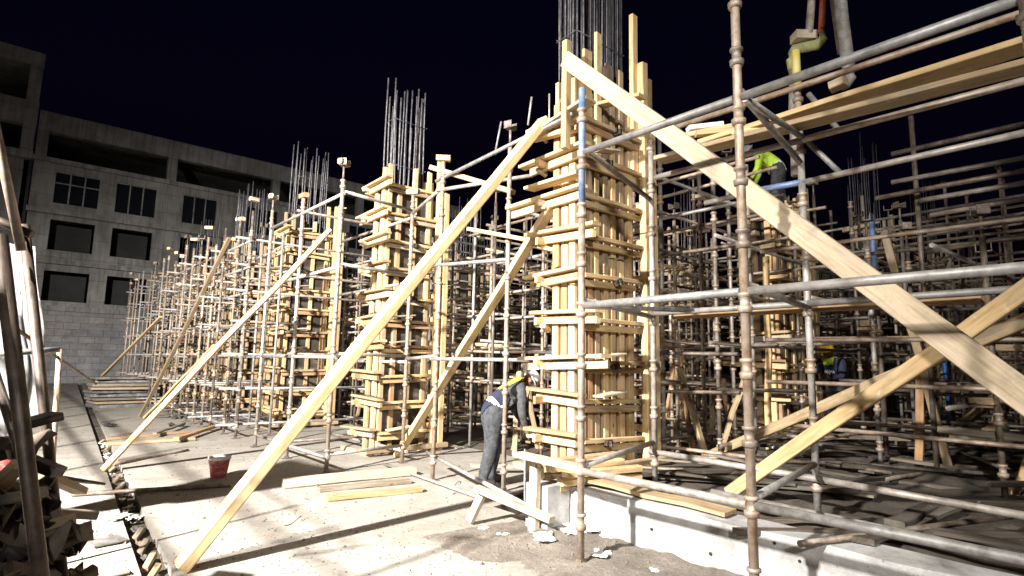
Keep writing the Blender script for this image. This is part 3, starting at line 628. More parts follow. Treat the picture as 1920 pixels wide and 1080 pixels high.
# blue prop and other odd props in the dark right-hand area
A = gp(1783, 800, .42); lab(bar('steel_prop', A, A+V(-.08, .02, 1.85), .045, 'bright_blue_tube', n=12), 'bright blue steel prop standing among the dark scaffolds', 'prop')
P = onX(1640, 500, 9.3); pr = thing('steel_prop', 'dark adjustable prop with a dull blue upper tube in the inner scaffold', 'prop', (P.x, P.y, earth(P.x, P.y)))
bar('outer_tube', (P.x, P.y, earth(P.x, P.y)-.03), P, .036, 'dark_tube', pr, 10); bar('inner_tube', P, P+V(0, 0, .75), .042, 'blue_tube', pr, 10)
for k in range(26):
    x, y = U(6.8, 12.5), U(1.0, 8.5)
    if rnd.random() < .5: x, y = U(7, 10), U(5.5, 16)
    z = earth(x, y); h = U(1.0, 3.2); 
    m_ = rnd.choice(['pine', 'old_timber', 'old_timber', 'brown_board']); 
    if any(1490 < (960+FPX*q.x/-q.z) < 1670 for q in (CM.inverted() @ V(x, y, z+1),)) and x < 11: continue
    o = plank('timber_prop', (x, y, z-.02), (x+U(-.5, .5), y+U(-.5, .5), z+h), .09, .06, m_, v=k % 4, warp=.02)
    lb = '%s %s timber prop leaning %s' % ('short' if h < 1.7 else 'tall' if h > 2.5 else 'waist-to-head high', {'pine': 'yellow', 'old_timber': 'weathered brown', 'brown_board': 'reddish'}[m_], 'behind the bent worker' if y > 5.5 and x < 9 and y < 10 else 'behind the second formwork column' if y >= 10 else 'near the yellow-helmeted worker' if x > 8.5 else 'behind the crossing pine braces')
    lab(o, lb, 'prop', lb.replace('prop', 'props'))
def pj(p):
    q = CM.inverted() @ Vector(p); return 960+FPX*q.x/-q.z, 540-FPX*q.y/-q.z
#LOOSE
# ------------------------------------------------------------------ loose timber, pipes and boards on the ground
def lie(px0, px1, w, t, mat, label, z=0., cat='plank', name='loose_plank', grp=None, v=0, warp=.01):
    A, B = gp(*px0, z), gp(*px1, z); A.z = B.z = z+t/2+.003
    return lab(plank(name, A, B, w, t, mat, v=v, warp=warp), label, cat, grp)
lie((530, 915), (775, 890), .2, .10, 'pale_plank', 'thick dusty plank lying on the floor by the second scaffold bay')
lie((598, 922), (768, 906), .13, .05, 'grey_timber', 'flat grey plank lying between two other planks on the floor')
lie((612, 940), (790, 922), .12, .06, 'brown_board', 'cracked orange-brown plank lying foremost on the pale floor')
lie((200, 826), (350, 812), .12, .05, 'brown_board', 'brown plank on the floor under the second brace', v=1)
lie((198, 836), (365, 826), .13, .06, 'old_timber', 'split timber lying closest to the channel under the second brace', v=2)
lie((330, 826), (420, 796), .10, .06, 'brown_board', 'short brown board laid askew over the planks under the second brace', z=.06, v=2)
lie((290, 815), (345, 795), .08, .04, 'grey_timber', 'dark thin stick on the planks under the second brace', z=.07)
A, B = gp(134, 932), gp(432, 914); A.z = B.z = .03
lab(bar('loose_pipe', A, B, .026, 'dark_tube', n=12), 'dark pipe lying across the drain channel toward the red bucket', 'pipe')
A, B = gp(212, 874), gp(352, 846); A.z = B.z = .03
lab(bar('loose_pipe', A, B, .03, 'dark_tube', bend=.03, v=1), 'crooked dark pipe on the floor beside the second brace foot', 'pipe')
# low tubes near the worker
A, B = gp(800, 872, .12), gp(1020, 972, .12)
lab(bar('loose_pipe', V(A.x, A.y, .3), V(B.x-.1, B.y+.1, .22), .025, 'zinc_tube'), 'pale low tube running past the bent worker to the sawhorse', 'pipe')
A, B = gp(720, 870, .05), gp(905, 935, .03)
lab(bar('loose_pipe', A, B, .02, 'grey_tube'), 'thin tube on the floor in front of the worker', 'pipe')
# sawhorse
sh = thing('sawhorse', 'rough pale timber sawhorse beside the bent worker and grey panel', 'sawhorse', gp(960, 985, .03))
def fl(x, y, z=.05): return gp(x, y, z)
top1, top2 = gp(905, 925, .32), gp(1035, 975, .22)
LT = gp(1000, 1000, .03); P = onX(995, 855, LT.x+.02); 
plank('leg', LT, V(LT.x+.02, LT.y, P.z), .10, .07, 'pale_plank', sh, (1, 0, 0), 1)
plank('leg', gp(880, 978, .03), gp(905, 925, .30), .09, .06, 'pale_plank', sh, (1, 0, 0), 2)
plank('leg', gp(1025, 950, .03), V(LT.x+.1, LT.y+.02, P.z-.1), .06, .05, 'pine', sh, (1, 0, 0), 2)
plank('rail', gp(893, 915, .36), gp(1035, 975, .20), .09, .06, 'pale_plank', sh, v=2)
plank('rail', V(LT.x-.1, LT.y+.12, P.z+.02), onX(1098, 880, 3.72), .12, .05, 'pale_plank', sh, v=1)
gpnl = gp(988, 950, .04); 
lab(plank('grey_panel', gpnl, gpnl+V(.06, .08, .6), .26, .02, 'dark_panel', None, (.6, -.8, .1)), 'grey metal panel leaning upright behind the sawhorse', 'panel')
# timber ends stacked below the corner formwork
for k, (px, py) in enumerate(((1020, 868), (1030, 880), (1026, 893), (1050, 905), (1045, 915), (1060, 890))):
    A = onX(px, py, 4.15); B = A+V(.9, U(-.25, .1), U(-.03, .03))
    lab(plank('loose_timber', A, B, .1, .06, 'pine' if k % 2 else 'old_timber', v=k % 4), 'timber end poking out of the stack under the corner formwork', 'timber', 'stacked timber under the corner formwork')
A = onX(1068, 945, 4.1); lab(link('concrete_block', boxes([(-.14, .16, -.16, .14, -.26, .2)], 'beam_concrete'), T(4.12, 4.22, .26)), 'white concrete block at the end of the ground beam', 'block')
lab(plank('loose_plank', onX(1105, 898, 4.5), onX(1370, 962, 4.5), .22, .03, 'old_timber', v=1, warp=.012), 'mud-stained plank lying along the top of the ground beam', 'plank')
lab(bar('loose_pipe', V(4.9, 2.9, .50), V(4.75, -.9, .46), .032, 'grey_tube', n=12), 'long grey pipe lying on the soil just behind the ground beam', 'pipe')
# dark litter of planks and pipes on the raised soil and inside
for k in range(200):
    near = k < 120
    if near: x, y = U(4.8, 12), U(-.8, 4.2)
    else: x, y = U(5.2, 16), U(4.5, 20)
    if abs(x-AX) < .8 and abs((y-AY+.6) % 4.8) < 1.2: continue
    z = earth(x, y) if x > 6.3 or y < 5.6 else 0.
    L = U(.5, 2.6); a = rnd.gauss(-.75, .5) if rnd.random() < .75 else U(0, 3.1)
    d = V(math.cos(a), math.sin(a), 0)*L/2; c = V(x, y, z+U(.03, .12)); tl = U(-.06, .06)
    if rnd.random() < .72: o = plank('loose_plank', c-d+V(0, 0, -tl), c+d+V(0, 0, tl), U(.05, .17), U(.02, .06), rnd.choice(['muddy_timber', 'muddy_timber', 'muddy_timber', 'muddy_timber', 'grey_timber'] if near else ['muddy_timber', 'grey_timber', 'old_timber', 'pale_plank']), v=k % 4, warp=.015)
    else: o = bar('loose_pipe', c-d, c+d+V(0, 0, tl), .024, rnd.choice(['dark_tube', 'dark_tube', 'grey_tube']), n=8)
    pl = o.name.startswith('loose_plank'); mm = o.data.materials[0].name
    cl = {'muddy_timber': 'mud-dark', 'grey_timber': 'dark grey', 'old_timber': 'brown', 'pale_plank': 'pale', 'dark_tube': 'rusty brown', 'grey_tube': 'grey'}[mm]
    ln = 'short' if L < 1.1 else 'long' if L > 1.9 else 'middling'
    if near: wh = 'on the raised soil '+('just behind the ground beam' if x < 5.6 else 'beside the crossing braces' if x < 7.5 else 'by the yellow-helmeted worker' if y > 2.2 else 'near the blue prop')
    else: wh = 'on the ground '+('behind the bent worker' if y < 8 and x < 9 else 'behind the second formwork column' if y < 13 and x < 9 else 'deep between the inner scaffolds')
    lab(o, '%s %s %s strewn %s' % (ln, cl, 'plank' if pl else 'pipe', wh), 'plank' if pl else 'pipe', '%s %s %s %s' % (ln, cl, 'planks' if pl else 'pipes', wh))
# crates / formwork panel stack by the channel
ps = gp(208, 764); ps.z = 0
for k in range(9):
    c = V(ps.x+.4+U(-.12, .12), ps.y+.5+U(-.12, .12), .05+k*.11); a = U(-.12, .12)+.1; d = V(math.cos(a), math.sin(a), 0)
    lab(plank('formwork_panel', c-d*U(.85, 1.05), c+d*U(.8, 1.05), 1.2, .07 if k % 3 else .1, ['dark_panel', 'old_timber', 'grey_timber', 'dark_panel'][k % 4], v=k % 4), 'formwork panel in the low stack by the drain channel', 'panel', 'stacked formwork panels')
c = V(ps.x+.9, ps.y+3.2, 0)
pc = thing('timber_crate', 'low wooden crate behind the panel stack near the far wall', 'crate', c)
for s in (-1, 1):
    for z in (.15, .42, .7): plank('board', c+V(-1, s*.55, z), c+V(1, s*.55, z), .03, .2, 'old_timber', pc, v=1)
    plank('end_board', c+V(s*1.0, -.53, .4), c+V(s*1.0, .53, .4), .03, .7, 'grey_timber', pc, v=2)
# bucket
bp = gp(409, 895); bk = thing('bucket', 'dusty red plastic bucket standing alone on the pale floor', 'bucket', (bp.x, bp.y, 0))
link('body', lathe([(.095, 0), (.1, .01), (.135, .25), (.142, .26), (.142, .275), (.128, .275), (.09, .02)], 'red_plastic', 20, False), T(bp.x, bp.y, .002), bk)
link('rim', lathe([(.137, .235), (.146, .24), (.146, .28), (.126, .285), (.124, .24)], 'pale_plastic', 20, False), T(bp.x, bp.y, .002), bk)
link('contents', lathe([(.001, .2), (.12, .2), (.122, .19)], 'cement_bag', 20, False), T(bp.x, bp.y, .0), bk)
hb = V(bp.x, bp.y, .27)
pts = [hb+V(math.cos(a)*.145*.75, math.cos(a)*.145*-.65, -.0+math.sin(a)*-.10) for a in [math.pi*k/8 for k in range(9)]]
pts = [p+V(-.02, -.03, 0)*math.sin(math.pi*i/8)*4.2 for i, p in enumerate(pts)]
for i in range(8): bar('handle_wire', pts[i], pts[i+1], .004, 'dark_tube', bk, 6)
P = gp(4, 882); dr = thing('drum', 'orange-red plastic drum standing beyond the scrap heap', 'drum', (P.x, P.y, 0))
link('body', lathe([(.16, 0), (.18, .03), (.185, .15), (.18, .17), (.185, .19), (.185, .34), (.17, .37), (.02, .375)], 'red_plastic', 18), T(P.x-.05, P.y, .002), dr)
link('lid', lathe([(.13, .372), (.13, .40), (.02, .41)], 'dark_sheet', 16), T(P.x-.05, P.y, .002), dr)
# crumpled papers
def crumple(name, P, s, mat, label, cat='paper', grp=None, seed=0, hgt=.5, par=None):
    rr = random.Random(seed); n = 10; vs = []; 
    for j in range(n):
        for i in range(n):
            x, y = (i/(n-1)-.5)*s, (j/(n-1)-.5)*s*rr.uniform(.55, .8)
            vs.append((x+.10*s*noise.noise(Vector((i*.5, j*.5, seed*1.7)))+rr.uniform(-.02, .02)*s, y+.10*s*noise.noise(Vector((i*.5, j*.5, seed*2.9)))+rr.uniform(-.02, .02)*s, s*hgt*(.22+.45*noise.noise(Vector((i*.38, j*.38, seed*3.3)))+.18*noise.noise(Vector((i*.9, j*.9, seed*3.3))))+rr.uniform(0, .02)*s))
    fs = [(j*n+i, j*n+i+1, (j+1)*n+i+1, (j+1)*n+i) for j in range(n-1) for i in range(n-1)]
    me = bpy.data.meshes.new(name); me.from_pydata(vs, [], fs); setmat(me, mat)
    for p_ in me.polygons: p_.use_smooth = True
    mn = min(v[2] for v in vs)
    o = link(name, me, T(P.x, P.y, P.z-mn*.8) @ Matrix.Rotation(rr.uniform(0, 6), 4, 'Z'), par)
    sm = o.modifiers.new('thick', 'SOLIDIFY'); sm.thickness = .006
    if label: lab(o, label, cat, grp)
    return o
for k, (px, py, s) in enumerate(((1018, 1015, .26), (1085, 1003, .34), (1128, 1048, .2), (1145, 1008, .2), (948, 1003, .07), (908, 985, .1), (1228, 1068, .09), (1070, 990, .2), (935, 1000, .06))):
    p = gp(px, py, .05); p.z = max(.004, dirt(p.x, p.y)+.002)
    crumple('paper_scrap', p, s, 'paper', 'torn white paper scrap on the dirt by the ground beam', 'paper', 'paper scraps on the dirt', k+3, .18)
for k, (px, py, s) in enumerate(((330, 785, .35), (205, 800, .3), (330, 800, .3), (222, 975, .2), (280, 760, .5))):
    p = gp(px, py); p.z = .002
    crumple('plastic_scrap', p, s, 'dark_sheet' if k < 3 else 'paper', 'crumpled scrap of sheet lying on the pale floor', 'scrap', 'sheet scraps on the floor', k+40, .5)
# debris inside the channel, with a lid panel beside it
for k in range(46):
    y = 3.2+k*.24+U(-.1, .1); x = gx(y)+GW*U(.25, .75)
    if rnd.random() < .5: crumple('channel_scrap', V(x, y, -.07), U(.1, .2), rnd.choice(['paper', 'cement_bag', 'dark_sheet', 'cardboard']), 'scrap lying in the drain channel', 'scrap', 'scraps in the drain channel', k+80, .6)
    else: lab(plank('channel_offcut', (x-.05, y-.1, -.055), (x+.05, y+U(.1, .2), -.02), .05, .04, rnd.choice(['old_timber', 'grey_timber', 'pale_plank']), v=k % 4), 'timber offcut lying in the drain channel', 'offcut', 'scraps in the drain channel')
p0, p1 = gp(160, 1060), gp(148, 990)
for k, ((a, b_), m_) in enumerate((((155, 1000), 'dark_panel'), ((150, 1060), 'pale_plank'))):
    p = gp(a+35, b_+15); lab(plank('cover_plate', V(p.x-.1, p.y-.12, .02), V(p.x+.15, p.y-.12+.04, .025), .22, .015, m_), ['dark wet-looking cover plate beside the drain channel', 'pale cover board beside the drain channel'][k], 'plate')
for k in range(16):
    p = gp(U(300, 1000), U(870, 1060)); L = U(.12, .4); a = U(0, 6); 
    if p.x > 2.4 and p.y < 5: continue
    lab(bar('wire_offcut', (p.x, p.y, .008), (p.x+math.cos(a)*L, p.y+math.sin(a)*L, .01), .005, 'dark_tube', n=6, bend=.03, v=k % 5), 'bent rusty wire offcut on the pale floor', 'wire', 'wire offcuts on the floor')
# grit scattered on the floor: too many and too small to count
gv, gf = [], []
for k in range(4200):
    if k < 2600: p = gp(U(150, 1350), U(800, 1079)); x, y = p.x, p.y
    else: x, y = U(.9, 4.2), U(3, 26)
    if gx(y)-.03 < x < gx(y)+GW+.03 or x > 4.25: continue
    z = max(0, dirt(x, y) if y < 5.5 and x > 1.9 else 0); s = U(.004, .016)*(1.8 if rnd.random() < .06 else 1); o = len(gv); a = U(0, 6)
    for q in range(4): gv.append((x+s*math.cos(a+q*1.57)*U(.6, 1.3), y+s*math.sin(a+q*1.57)*U(.6, 1.3), z-.002))
    gv.append((x+s*.2, y, z+s*U(.5, 1.0))); gf += [(o, o+1, o+4), (o+1, o+2, o+4), (o+2, o+3, o+4), (o+3, o, o+4)]
me = bpy.data.meshes.new('grit'); me.from_pydata(gv, [], gf); setmat(me, 'cement_bag')
o = lab(link('grit', me, Matrix()), 'fine grit and chips scattered over the pale floor', 'grit'); o['kind'] = 'stuff'
#LEFTHEAP
# ------------------------------------------------------------------ tarpaulin frame and scrap heap at the near left
gr = thing('guard_scaffold', 'guard-rail scaffold with two long rails along the open edge of the floor', 'scaffold', (-1.2, 12, 0))
for y in [4.6+2.1*k for k in range(10)]: standard(gr, (-1.25, y, .003), 2.75, 'rust_tube', cups=False)
for z in (1.95, 2.45): bar('rail', (-1.22, 3.2, z), (-1.22, 24, z), .024, 'rust_tube', gr)
tf = thing('shelter_scaffold', 'dark leaning tubes carrying a white tarpaulin beside the scrap heap', 'scaffold', (.1, 3, 0))
# added dark sheet, out of view, blocking the floodlight from tubes and heap
vs = []; nu, nv = 40, 18
for j in range(nv+1):
    for i in range(nu+1):
        u_, w_ = i/nu, j/nv; f = (math.sin(u_*40+w_*2)*.03+.05*nz(u_*6, w_*2, 1, 2))*(.3+w_)
        vs.append((-1.1+f, 1.3+3.2*u_, (2.6-.75*max(0, min(1, (u_-.5)*3)))*(1-w_)+.02+.04*nz(u_*4, 0, 1)))
me = bpy.data.meshes.new('tarpaulin'); me.from_pydata(vs, [], [(j*(nu+1)+i, j*(nu+1)+i+1, (j+1)*(nu+1)+i+1, (j+1)*(nu+1)+i) for j in range(nv) for i in range(nu)]); setmat(me, 'dark_sheet')
for p in me.polygons: p.use_smooth = True
lab(link('tarpaulin', me, Matrix()), 'added unseen dark sheet that shades the scrap heap from the floodlight', 'tarpaulin')
bar('tube', (-1.12, 1.2, 2.6), (-1.12, 3.1, 2.6), .024, 'dark_tube', tf); bar('tube', (-1.12, 1.3, 0), (-1.12, 1.3, 2.7), .024, 'dark_tube', tf); bar('tube', (-1.12, 4.5, 0), (-1.12, 4.5, 1.9), .024, 'dark_tube', tf)  # tubes added to hold up the unseen shading sheet
def ext(a, b_, dep0, dep1, r, mat, lo=True, up=0.):
    A, B = atZ(*a, dep0), atZ(*b_, dep1); d = B-A
    if lo and d.z < 0: B = A+d*((A.z)/(-d.z))
    return bar('tube', A-d*up, B, r, mat, tf, 12)
ext((2, 470), (76, 1080), 2.15, 2.05, .026, 'shaded_tube', True, .05)
ext((46, 430), (92, 850), 3.1, 3.0, .025, 'shaded_tube', True, .02)
ext((-14, 215), (40, 470), 2.9, 2.95, .022, 'rust_tube', False, .3)
ext((-60, 390), (60, 440), 3.0, 3.05, .022, 'shaded_tube', False)
ext((-60, 668), (112, 655), 3.3, 3.5, .018, 'zinc_tube', False)
ext((-30, 575), (180, 720), 3.3, 6.0, .012, 'shaded_tube', False)
ext((112, 655), (98, 870), 4.6, 4.5, .02, 'rust_tube', True)
ext((-10, 700), (42, 860), 2.7, 2.5, .02, 'shaded_tube', False)
A = atZ(28, 800, 2.2); link('joint_plate', prism(.14, .10, .03, 'shaded_tube', 1), frame(A, A+V(.12, .05, .03)), tf)
link('joint_plate', prism(.12, .08, .04, 'shaded_tube', 2), frame(atZ(48, 862, 2.2), atZ(48, 862, 2.2)+V(.1, -.03, -.05)), tf)
# tarp hanging in folds
nu, nv = 46, 30; vs = []
TL, TR, BL, BR = atZ(-75, 445, 5.4), atZ(62, 462, 4.9), atZ(-95, 860, 5.2), atZ(100, 772, 5.3)
for j in range(nv+1):
    for i in range(nu+1):
        u_, w_ = i/nu, j/nv; P = (TL*(1-u_)+TR*u_)*(1-w_)+(BL*(1-u_)+BR*u_)*w_
        f = (math.sin(u_*58+w_*5+3*nz(u_*3, w_*2, 1))*.05+.10*nz(u_*9, w_*2.5, 1, 5))*(.45+w_)
        vs.append(P+V(f*.6, -f, .02*nz(u_*5, w_*5, 1, 8)))
fs = [(j*(nu+1)+i, j*(nu+1)+i+1, (j+1)*(nu+1)+i+1, (j+1)*(nu+1)+i) for j in range(nv) for i in range(nu)]
me = bpy.data.meshes.new('tarpaulin'); me.from_pydata([tuple(v) for v in vs], [], fs); setmat(me, 'tarpaulin')
for p in me.polygons: p.use_smooth = True
lab(link('tarpaulin', me, Matrix()), 'white tarpaulin hanging in folds from the dark tube frame', 'tarpaulin')
# scrap heap: boards, cardboard, bags
hp = V(.02, 3.75, 0)
for k in range(52):
    a = U(0, 6.28); rr_ = U(0, .42); h = max(.05, 1.1*(1-rr_/.6))*U(.65, 1.0); c = hp+V(math.cos(a)*rr_*.75, math.sin(a)*rr_*1.1, h)
    kind = k % 4
    if kind == 0: o = crumple('cement_sack', c, U(.28, .42), 'cement_bag', 'empty brown cement sack in the dark scrap heap', 'sack', 'cement sacks in the heap', 200+k, .9)
    elif kind == 1: o = crumple('dark_scrap', c, U(.25, .42), 'dark_sheet', 'bent dark sheet scrap in the heap under the tube frame', 'scrap', 'dark scraps in the heap', 200+k, .8)
    elif kind == 2: o = crumple('cardboard_scrap', c, U(.3, .45), 'cardboard', 'torn cardboard piece in the heap under the tube frame', 'cardboard', 'cardboard in the heap', 200+k, .8)
    else:
        d = V(U(-1, 1), U(-1, 1), U(-.3, .5)).normalized()*U(.15, .32); o = lab(plank('timber_offcut', c-d, c+d, .07, .05, rnd.choice(['grey_timber', 'old_timber']), v=k % 4), 'timber offcut in the scrap heap under the tube frame', 'offcut', 'timber offcuts in the heap')
# solid core of rubbish below the visible pieces
me = bpy.data.meshes.new('rubbish'); bm = bmesh.new(); bmesh.ops.create_icosphere(bm, subdivisions=4, radius=1)
for v_ in bm.verts:
    p = v_.co; f = 1+.28*noise.noise(p*2.3)+.12*noise.noise(p*6); v_.co = V(p.x*.30*f, p.y*.5*f, max(-.02, p.z*.88*f))
bm.to_mesh(me); bm.free(); setmat(me, 'cardboard'); o = lab(link('rubbish_heap', me, T(hp)), 'dark heap of mixed rubbish at the foot of the tube frame', 'rubbish'); o['kind'] = 'stuff'
for (a, b_, da, db, w_, t_, m_, L_) in (((80, 960), (168, 965), 3.3, 3.55, .12, .05, 'grey_timber', 'blunt timber sticking out of the scrap heap toward the channel'), ((70, 890), (162, 905), 3.4, 3.7, .3, .015, 'dark_sheet', 'dark pointed sheet jutting from the scrap heap'), ((60, 880), (150, 920), 3.2, 3.6, .09, .04, 'old_timber', 'thin slat slanting down out of the scrap heap')):
    lab(plank('heap_piece', atZ(*a, da), atZ(*b_, db), w_, t_, m_, v=1), L_, 'scrap')
# ------------------------------------------------------------------ concrete pump pipes hanging over the bay
cp = thing('concrete_pump_hose', 'grey and red concrete pump pipes with a green elbow hanging above the platform', 'pump hose', onX(1500, 120, 6.6))
XP = 6.6
bar('pipe', onX(1534, -160, XP), onX(1517, 64, XP), .042, 'hose_grey', cp, 14); bar('red_pipe', onX(1552, -160, XP), onX(1540, 62, XP), .036, 'red_pipe', cp, 14)
def polytube(name, pts, r, mat, par, n=12):
    vs = []; fs = []
    for i, p in enumerate(pts):
        d = (pts[min(i+1, len(pts)-1)]-pts[max(i-1, 0)]); M = frame(p, p+d); rr = r[i] if isinstance(r, (list, tuple)) else r
        for k in range(n): a = 2*math.pi*k/n; vs.append(tuple(M @ V(0, rr*math.cos(a), rr*math.sin(a))))
    for i in range(len(pts)-1):
        for k in range(n): fs.append((i*n+k, i*n+(k+1) % n, (i+1)*n+(k+1) % n, (i+1)*n+k))
    fs += [tuple(range(n-1, -1, -1)), tuple(range((len(pts)-1)*n, len(pts)*n))]
    me = bpy.data.meshes.new(name); me.from_pydata(vs, [], fs); setmat(me, mat)
    for p in me.polygons: p.use_smooth = len(p.vertices) == 4
    return link(name, me, Matrix(), par)
metal('green_fitting', (.30, .32, .12), (.42, .45, .17), (.50, .50, .30), mt=0)
polytube('elbow', [onX(*q, XP) for q in ((1541, 55), (1543, 72), (1532, 84), (1512, 88), (1490, 92), (1487, 102))], [.04, .05, .06, .06, .06, .06], 'green_fitting', cp)
polytube('reducer', [onX(*q, XP) for q in ((1488, 96), (1488, 108), (1487, 112), (1488, 132))], [.055, .05, .075, .06], 'green_fitting', cp)
polytube('hose', [onX(*q, XP) for q in ((1488, 128), (1488, 160), (1487, 210), (1490, 260), (1492, 330))], .05, 'hose_grey', cp)
link('coupling_box', boxes([(-.12, .12, -.08, .08, -.05, .05)], 'pale_plank'), T(onX(1507, 70, XP)) @ Matrix.Rotation(R(-40), 4, 'Z'), cp)
c2 = thing('delivery_hose', 'thick grey rubber delivery hose hanging down to the platform boards', 'hose', onX(1590, 150, 6.2))
polytube('hose', [onX(*q, 6.2) for q in ((1560, -160), (1572, -40), (1578, 30), (1586, 90), (1591, 125), (1592, 145), (1584, 160), (1577, 168))], [.062, .062, .064, .064, .062, .066, .05, .02], 'hose_grey', c2)
polytube('tie_pipe', [onX(*q, 6.3) for q in ((1552, -160), (1562, 0), (1576, 100))], .032, 'dark_tube', c2)
lab(plank('platform_block', onX(1556, 165, 5.3), onX(1586, 152, 5.3), .12, .07, 'pale_plank'), 'pale block on the platform below the grey hose', 'block')
# ------------------------------------------------------------------ small lamps deep in the site
def lamp(P, mat, label, s=.05, cagec='black_iron'):
    t_ = thing('work_lamp', label, 'lamp', P)
    d = (CAMP-P).normalized(); M = frame(P, P+d)
    link('housing', prism(.1, s*2.6, s*2.0, cagec), M @ T(-.11, 0, 0), t_); link('lens', prism(.02, s*2.1, s*1.5, mat), M, t_)
    bar('bracket', P+V(0, 0, -.02)-d*.06, V(P.x-d.x*.06, P.y-d.y*.06, min(P.z-.4, earth(P.x, P.y)-.02)), .012, 'dark_tube', t_, 6)
lamp(onX(800, 683, 8.9), 'lamp_white', 'small white work lamp glowing behind the second formwork column')
lamp(onX(1028, 668, 8.0), 'lamp_blue', 'small blue-white lamp glowing behind the bent worker', .055)
lamp(onX(1375, 660, 13.2), 'lamp_amber', 'small amber lamp glowing among the inner scaffold poles', .05)
lamp(onX(1243, 706, 9.9), 'lamp_white', 'low white strip lamp glowing to the side of the corner formwork', .06)
lamp(onX(1905, 670, 24), 'lamp_white', 'tiny white lamp glowing far off in the dark', .06)
#WORKERS
# ------------------------------------------------------------------ workers
def figure(P, yaw, label, J, mats, helmet, scale=1., vestcol='lime_cloth', zsplit=None):
    verts, edges, rad = [], [], []
    idx = {}
    def jv(n, p, r): idx[n] = len(verts); verts.append(p); rad.append(r)
    for n, p, r in J['v']: jv(n, p, r)
    for a, b_ in J['e']: edges.append((idx[a], idx[b_]))
    for s, hn in ((1, 'handL'), (-1, 'handR')):
        hp_ = Vector(verts[idx[hn]]); wr = Vector(verts[idx['wrist'+hn[-1]]]); d = (hp_-wr).normalized(); side = d.cross(V(1, .2*s, .1)).normalized(); pal = d.cross(side)
        for q, (off, ln) in enumerate(((-.03, .065), (-.01, .078), (.01, .075), (.028, .06))):
            a = hp_+side*off+d*.03; i0 = len(verts); verts.append(tuple(a)); rad.append(.011); verts.append(tuple(a+d*ln*.55+pal*.008)); rad.append(.0095); verts.append(tuple(a+d*ln*.85+pal*.03)); rad.append(.008)
            edges += [(idx[hn], i0), (i0, i0+1), (i0+1, i0+2)]
        a = hp_+side*-.04-d*.01; i0 = len(verts); verts.append(tuple(a)); rad.append(.013); verts.append(tuple(a+d*.035-side*.018+pal*.015)); rad.append(.01); edges += [(idx[hn], i0), (i0, i0+1)]
    me = bpy.data.meshes.new('body'); me.from_pydata(verts, edges, [])
    o = bpy.data.objects.new('tmp', me); COL.objects.link(o)
    sk = o.modifiers.new('s', 'SKIN'); sk.use_smooth_shade = True
    for i, sv in enumerate(me.skin_vertices[0].data): sv.radius = (rad[i], rad[i]); sv.use_root = (i == 0)
    ss = o.modifiers.new('u', 'SUBSURF'); ss.levels = 3; ss.render_levels = 3
    dg = bpy.context.evaluated_depsgraph_get(); dg.update(); ev = o.evaluated_get(dg)
    body = bpy.data.meshes.new_from_object(ev); bpy.data.objects.remove(o)
    for m_ in mats: body.materials.append(MATS[m_])
    segs = J['mat']   # each face takes the material of its nearest bone
    E_ = [(Vector(verts[idx[a]]), Vector(verts[idx[b_]]), m_) for a, b_, m_ in segs]
    tors = []
    for p in body.polygons:
        c = p.center; best, bm_ = 9, 0
        for A, B, m_ in E_:
            d = B-A; f = max(0, min(1, (c-A).dot(d)/max(1e-9, d.length_squared))); q = (c-A-d*f).length
            if q < best: best, bm_ = q, m_
        p.material_index = bm_; p.use_smooth = True
        if bm_ == J['vest']: tors.append(p.index)
    M = T(P) @ Matrix.Rotation(yaw, 4, 'Z') @ Matrix.Scale(scale, 4)
    th = lab(link('person', body, M), label, 'person')
    # vest: a shell over the torso
    bm = bmesh.new(); bm.from_mesh(body); bm.normal_update(); bm.faces.ensure_lookup_table(); keep = set(tors)
    nrm = {v_.index: v_.normal.copy() for v_ in bm.verts}
    bmesh.ops.delete(bm, geom=[f for f in bm.faces if f.index not in keep], context='FACES')
    for v_ in bm.verts: v_.co += v_.normal*.014
    vm = bpy.data.meshes.new('vest'); bm.to_mesh(vm); bm.free(); vm.materials.clear(); setmat(vm, vestcol, 'reflective_tape', 'navy_cloth')
    A, B = Vector(verts[idx['pelvis']]), Vector(verts[idx['neck']]); dd = B-A
    for p in vm.polygons:
        f = (p.center-A).dot(dd)/dd.length_squared; p.use_smooth = True
        p.material_index = J.get('vm', lambda f: 0)(f)
    vo = link('vest', vm, M, th); so = vo.modifiers.new('t', 'SOLIDIFY'); so.thickness = .006
    # helmet
    h0, h1 = Vector(verts[idx['head']]), Vector(verts[idx['crown']]); ax = (h1-h0).normalized(); q = ax.to_track_quat('Z', 'Y').to_matrix().to_4x4()
    link('helmet', lathe([(.155, -.012), (.16, -.004), (.132, .008), (.13, .04), (.115, .085), (.08, .122), (.035, .14), (.002, .143)], helmet, 20, False), M @ T(h0+ax*.03) @ q, th)
    # face and ears
    fwd = V(*J['face']); fwd.normalize(); sd = ax.cross(fwd).normalized()
    hc = h0+ax*.0
    def blob(nm, c, r, mat): 
        link(nm, lathe([(.001, -r), (r*.7, -r*.7), (r, 0), (r*.7, r*.7), (.001, r)], mat, 10, False), M @ T(c), th)
    blob('nose', hc+fwd*.1-ax*.03, .018, 'skin')
    for s in (-1, 1): blob('eye', hc+fwd*.09+sd*s*.032, .011, 'reflective_tape'); blob('ear', hc+sd*s*.1-ax*.01, .024, 'skin')
    blob('mouth', hc+fwd*.088-ax*.07, .014, 'boot')
    return th
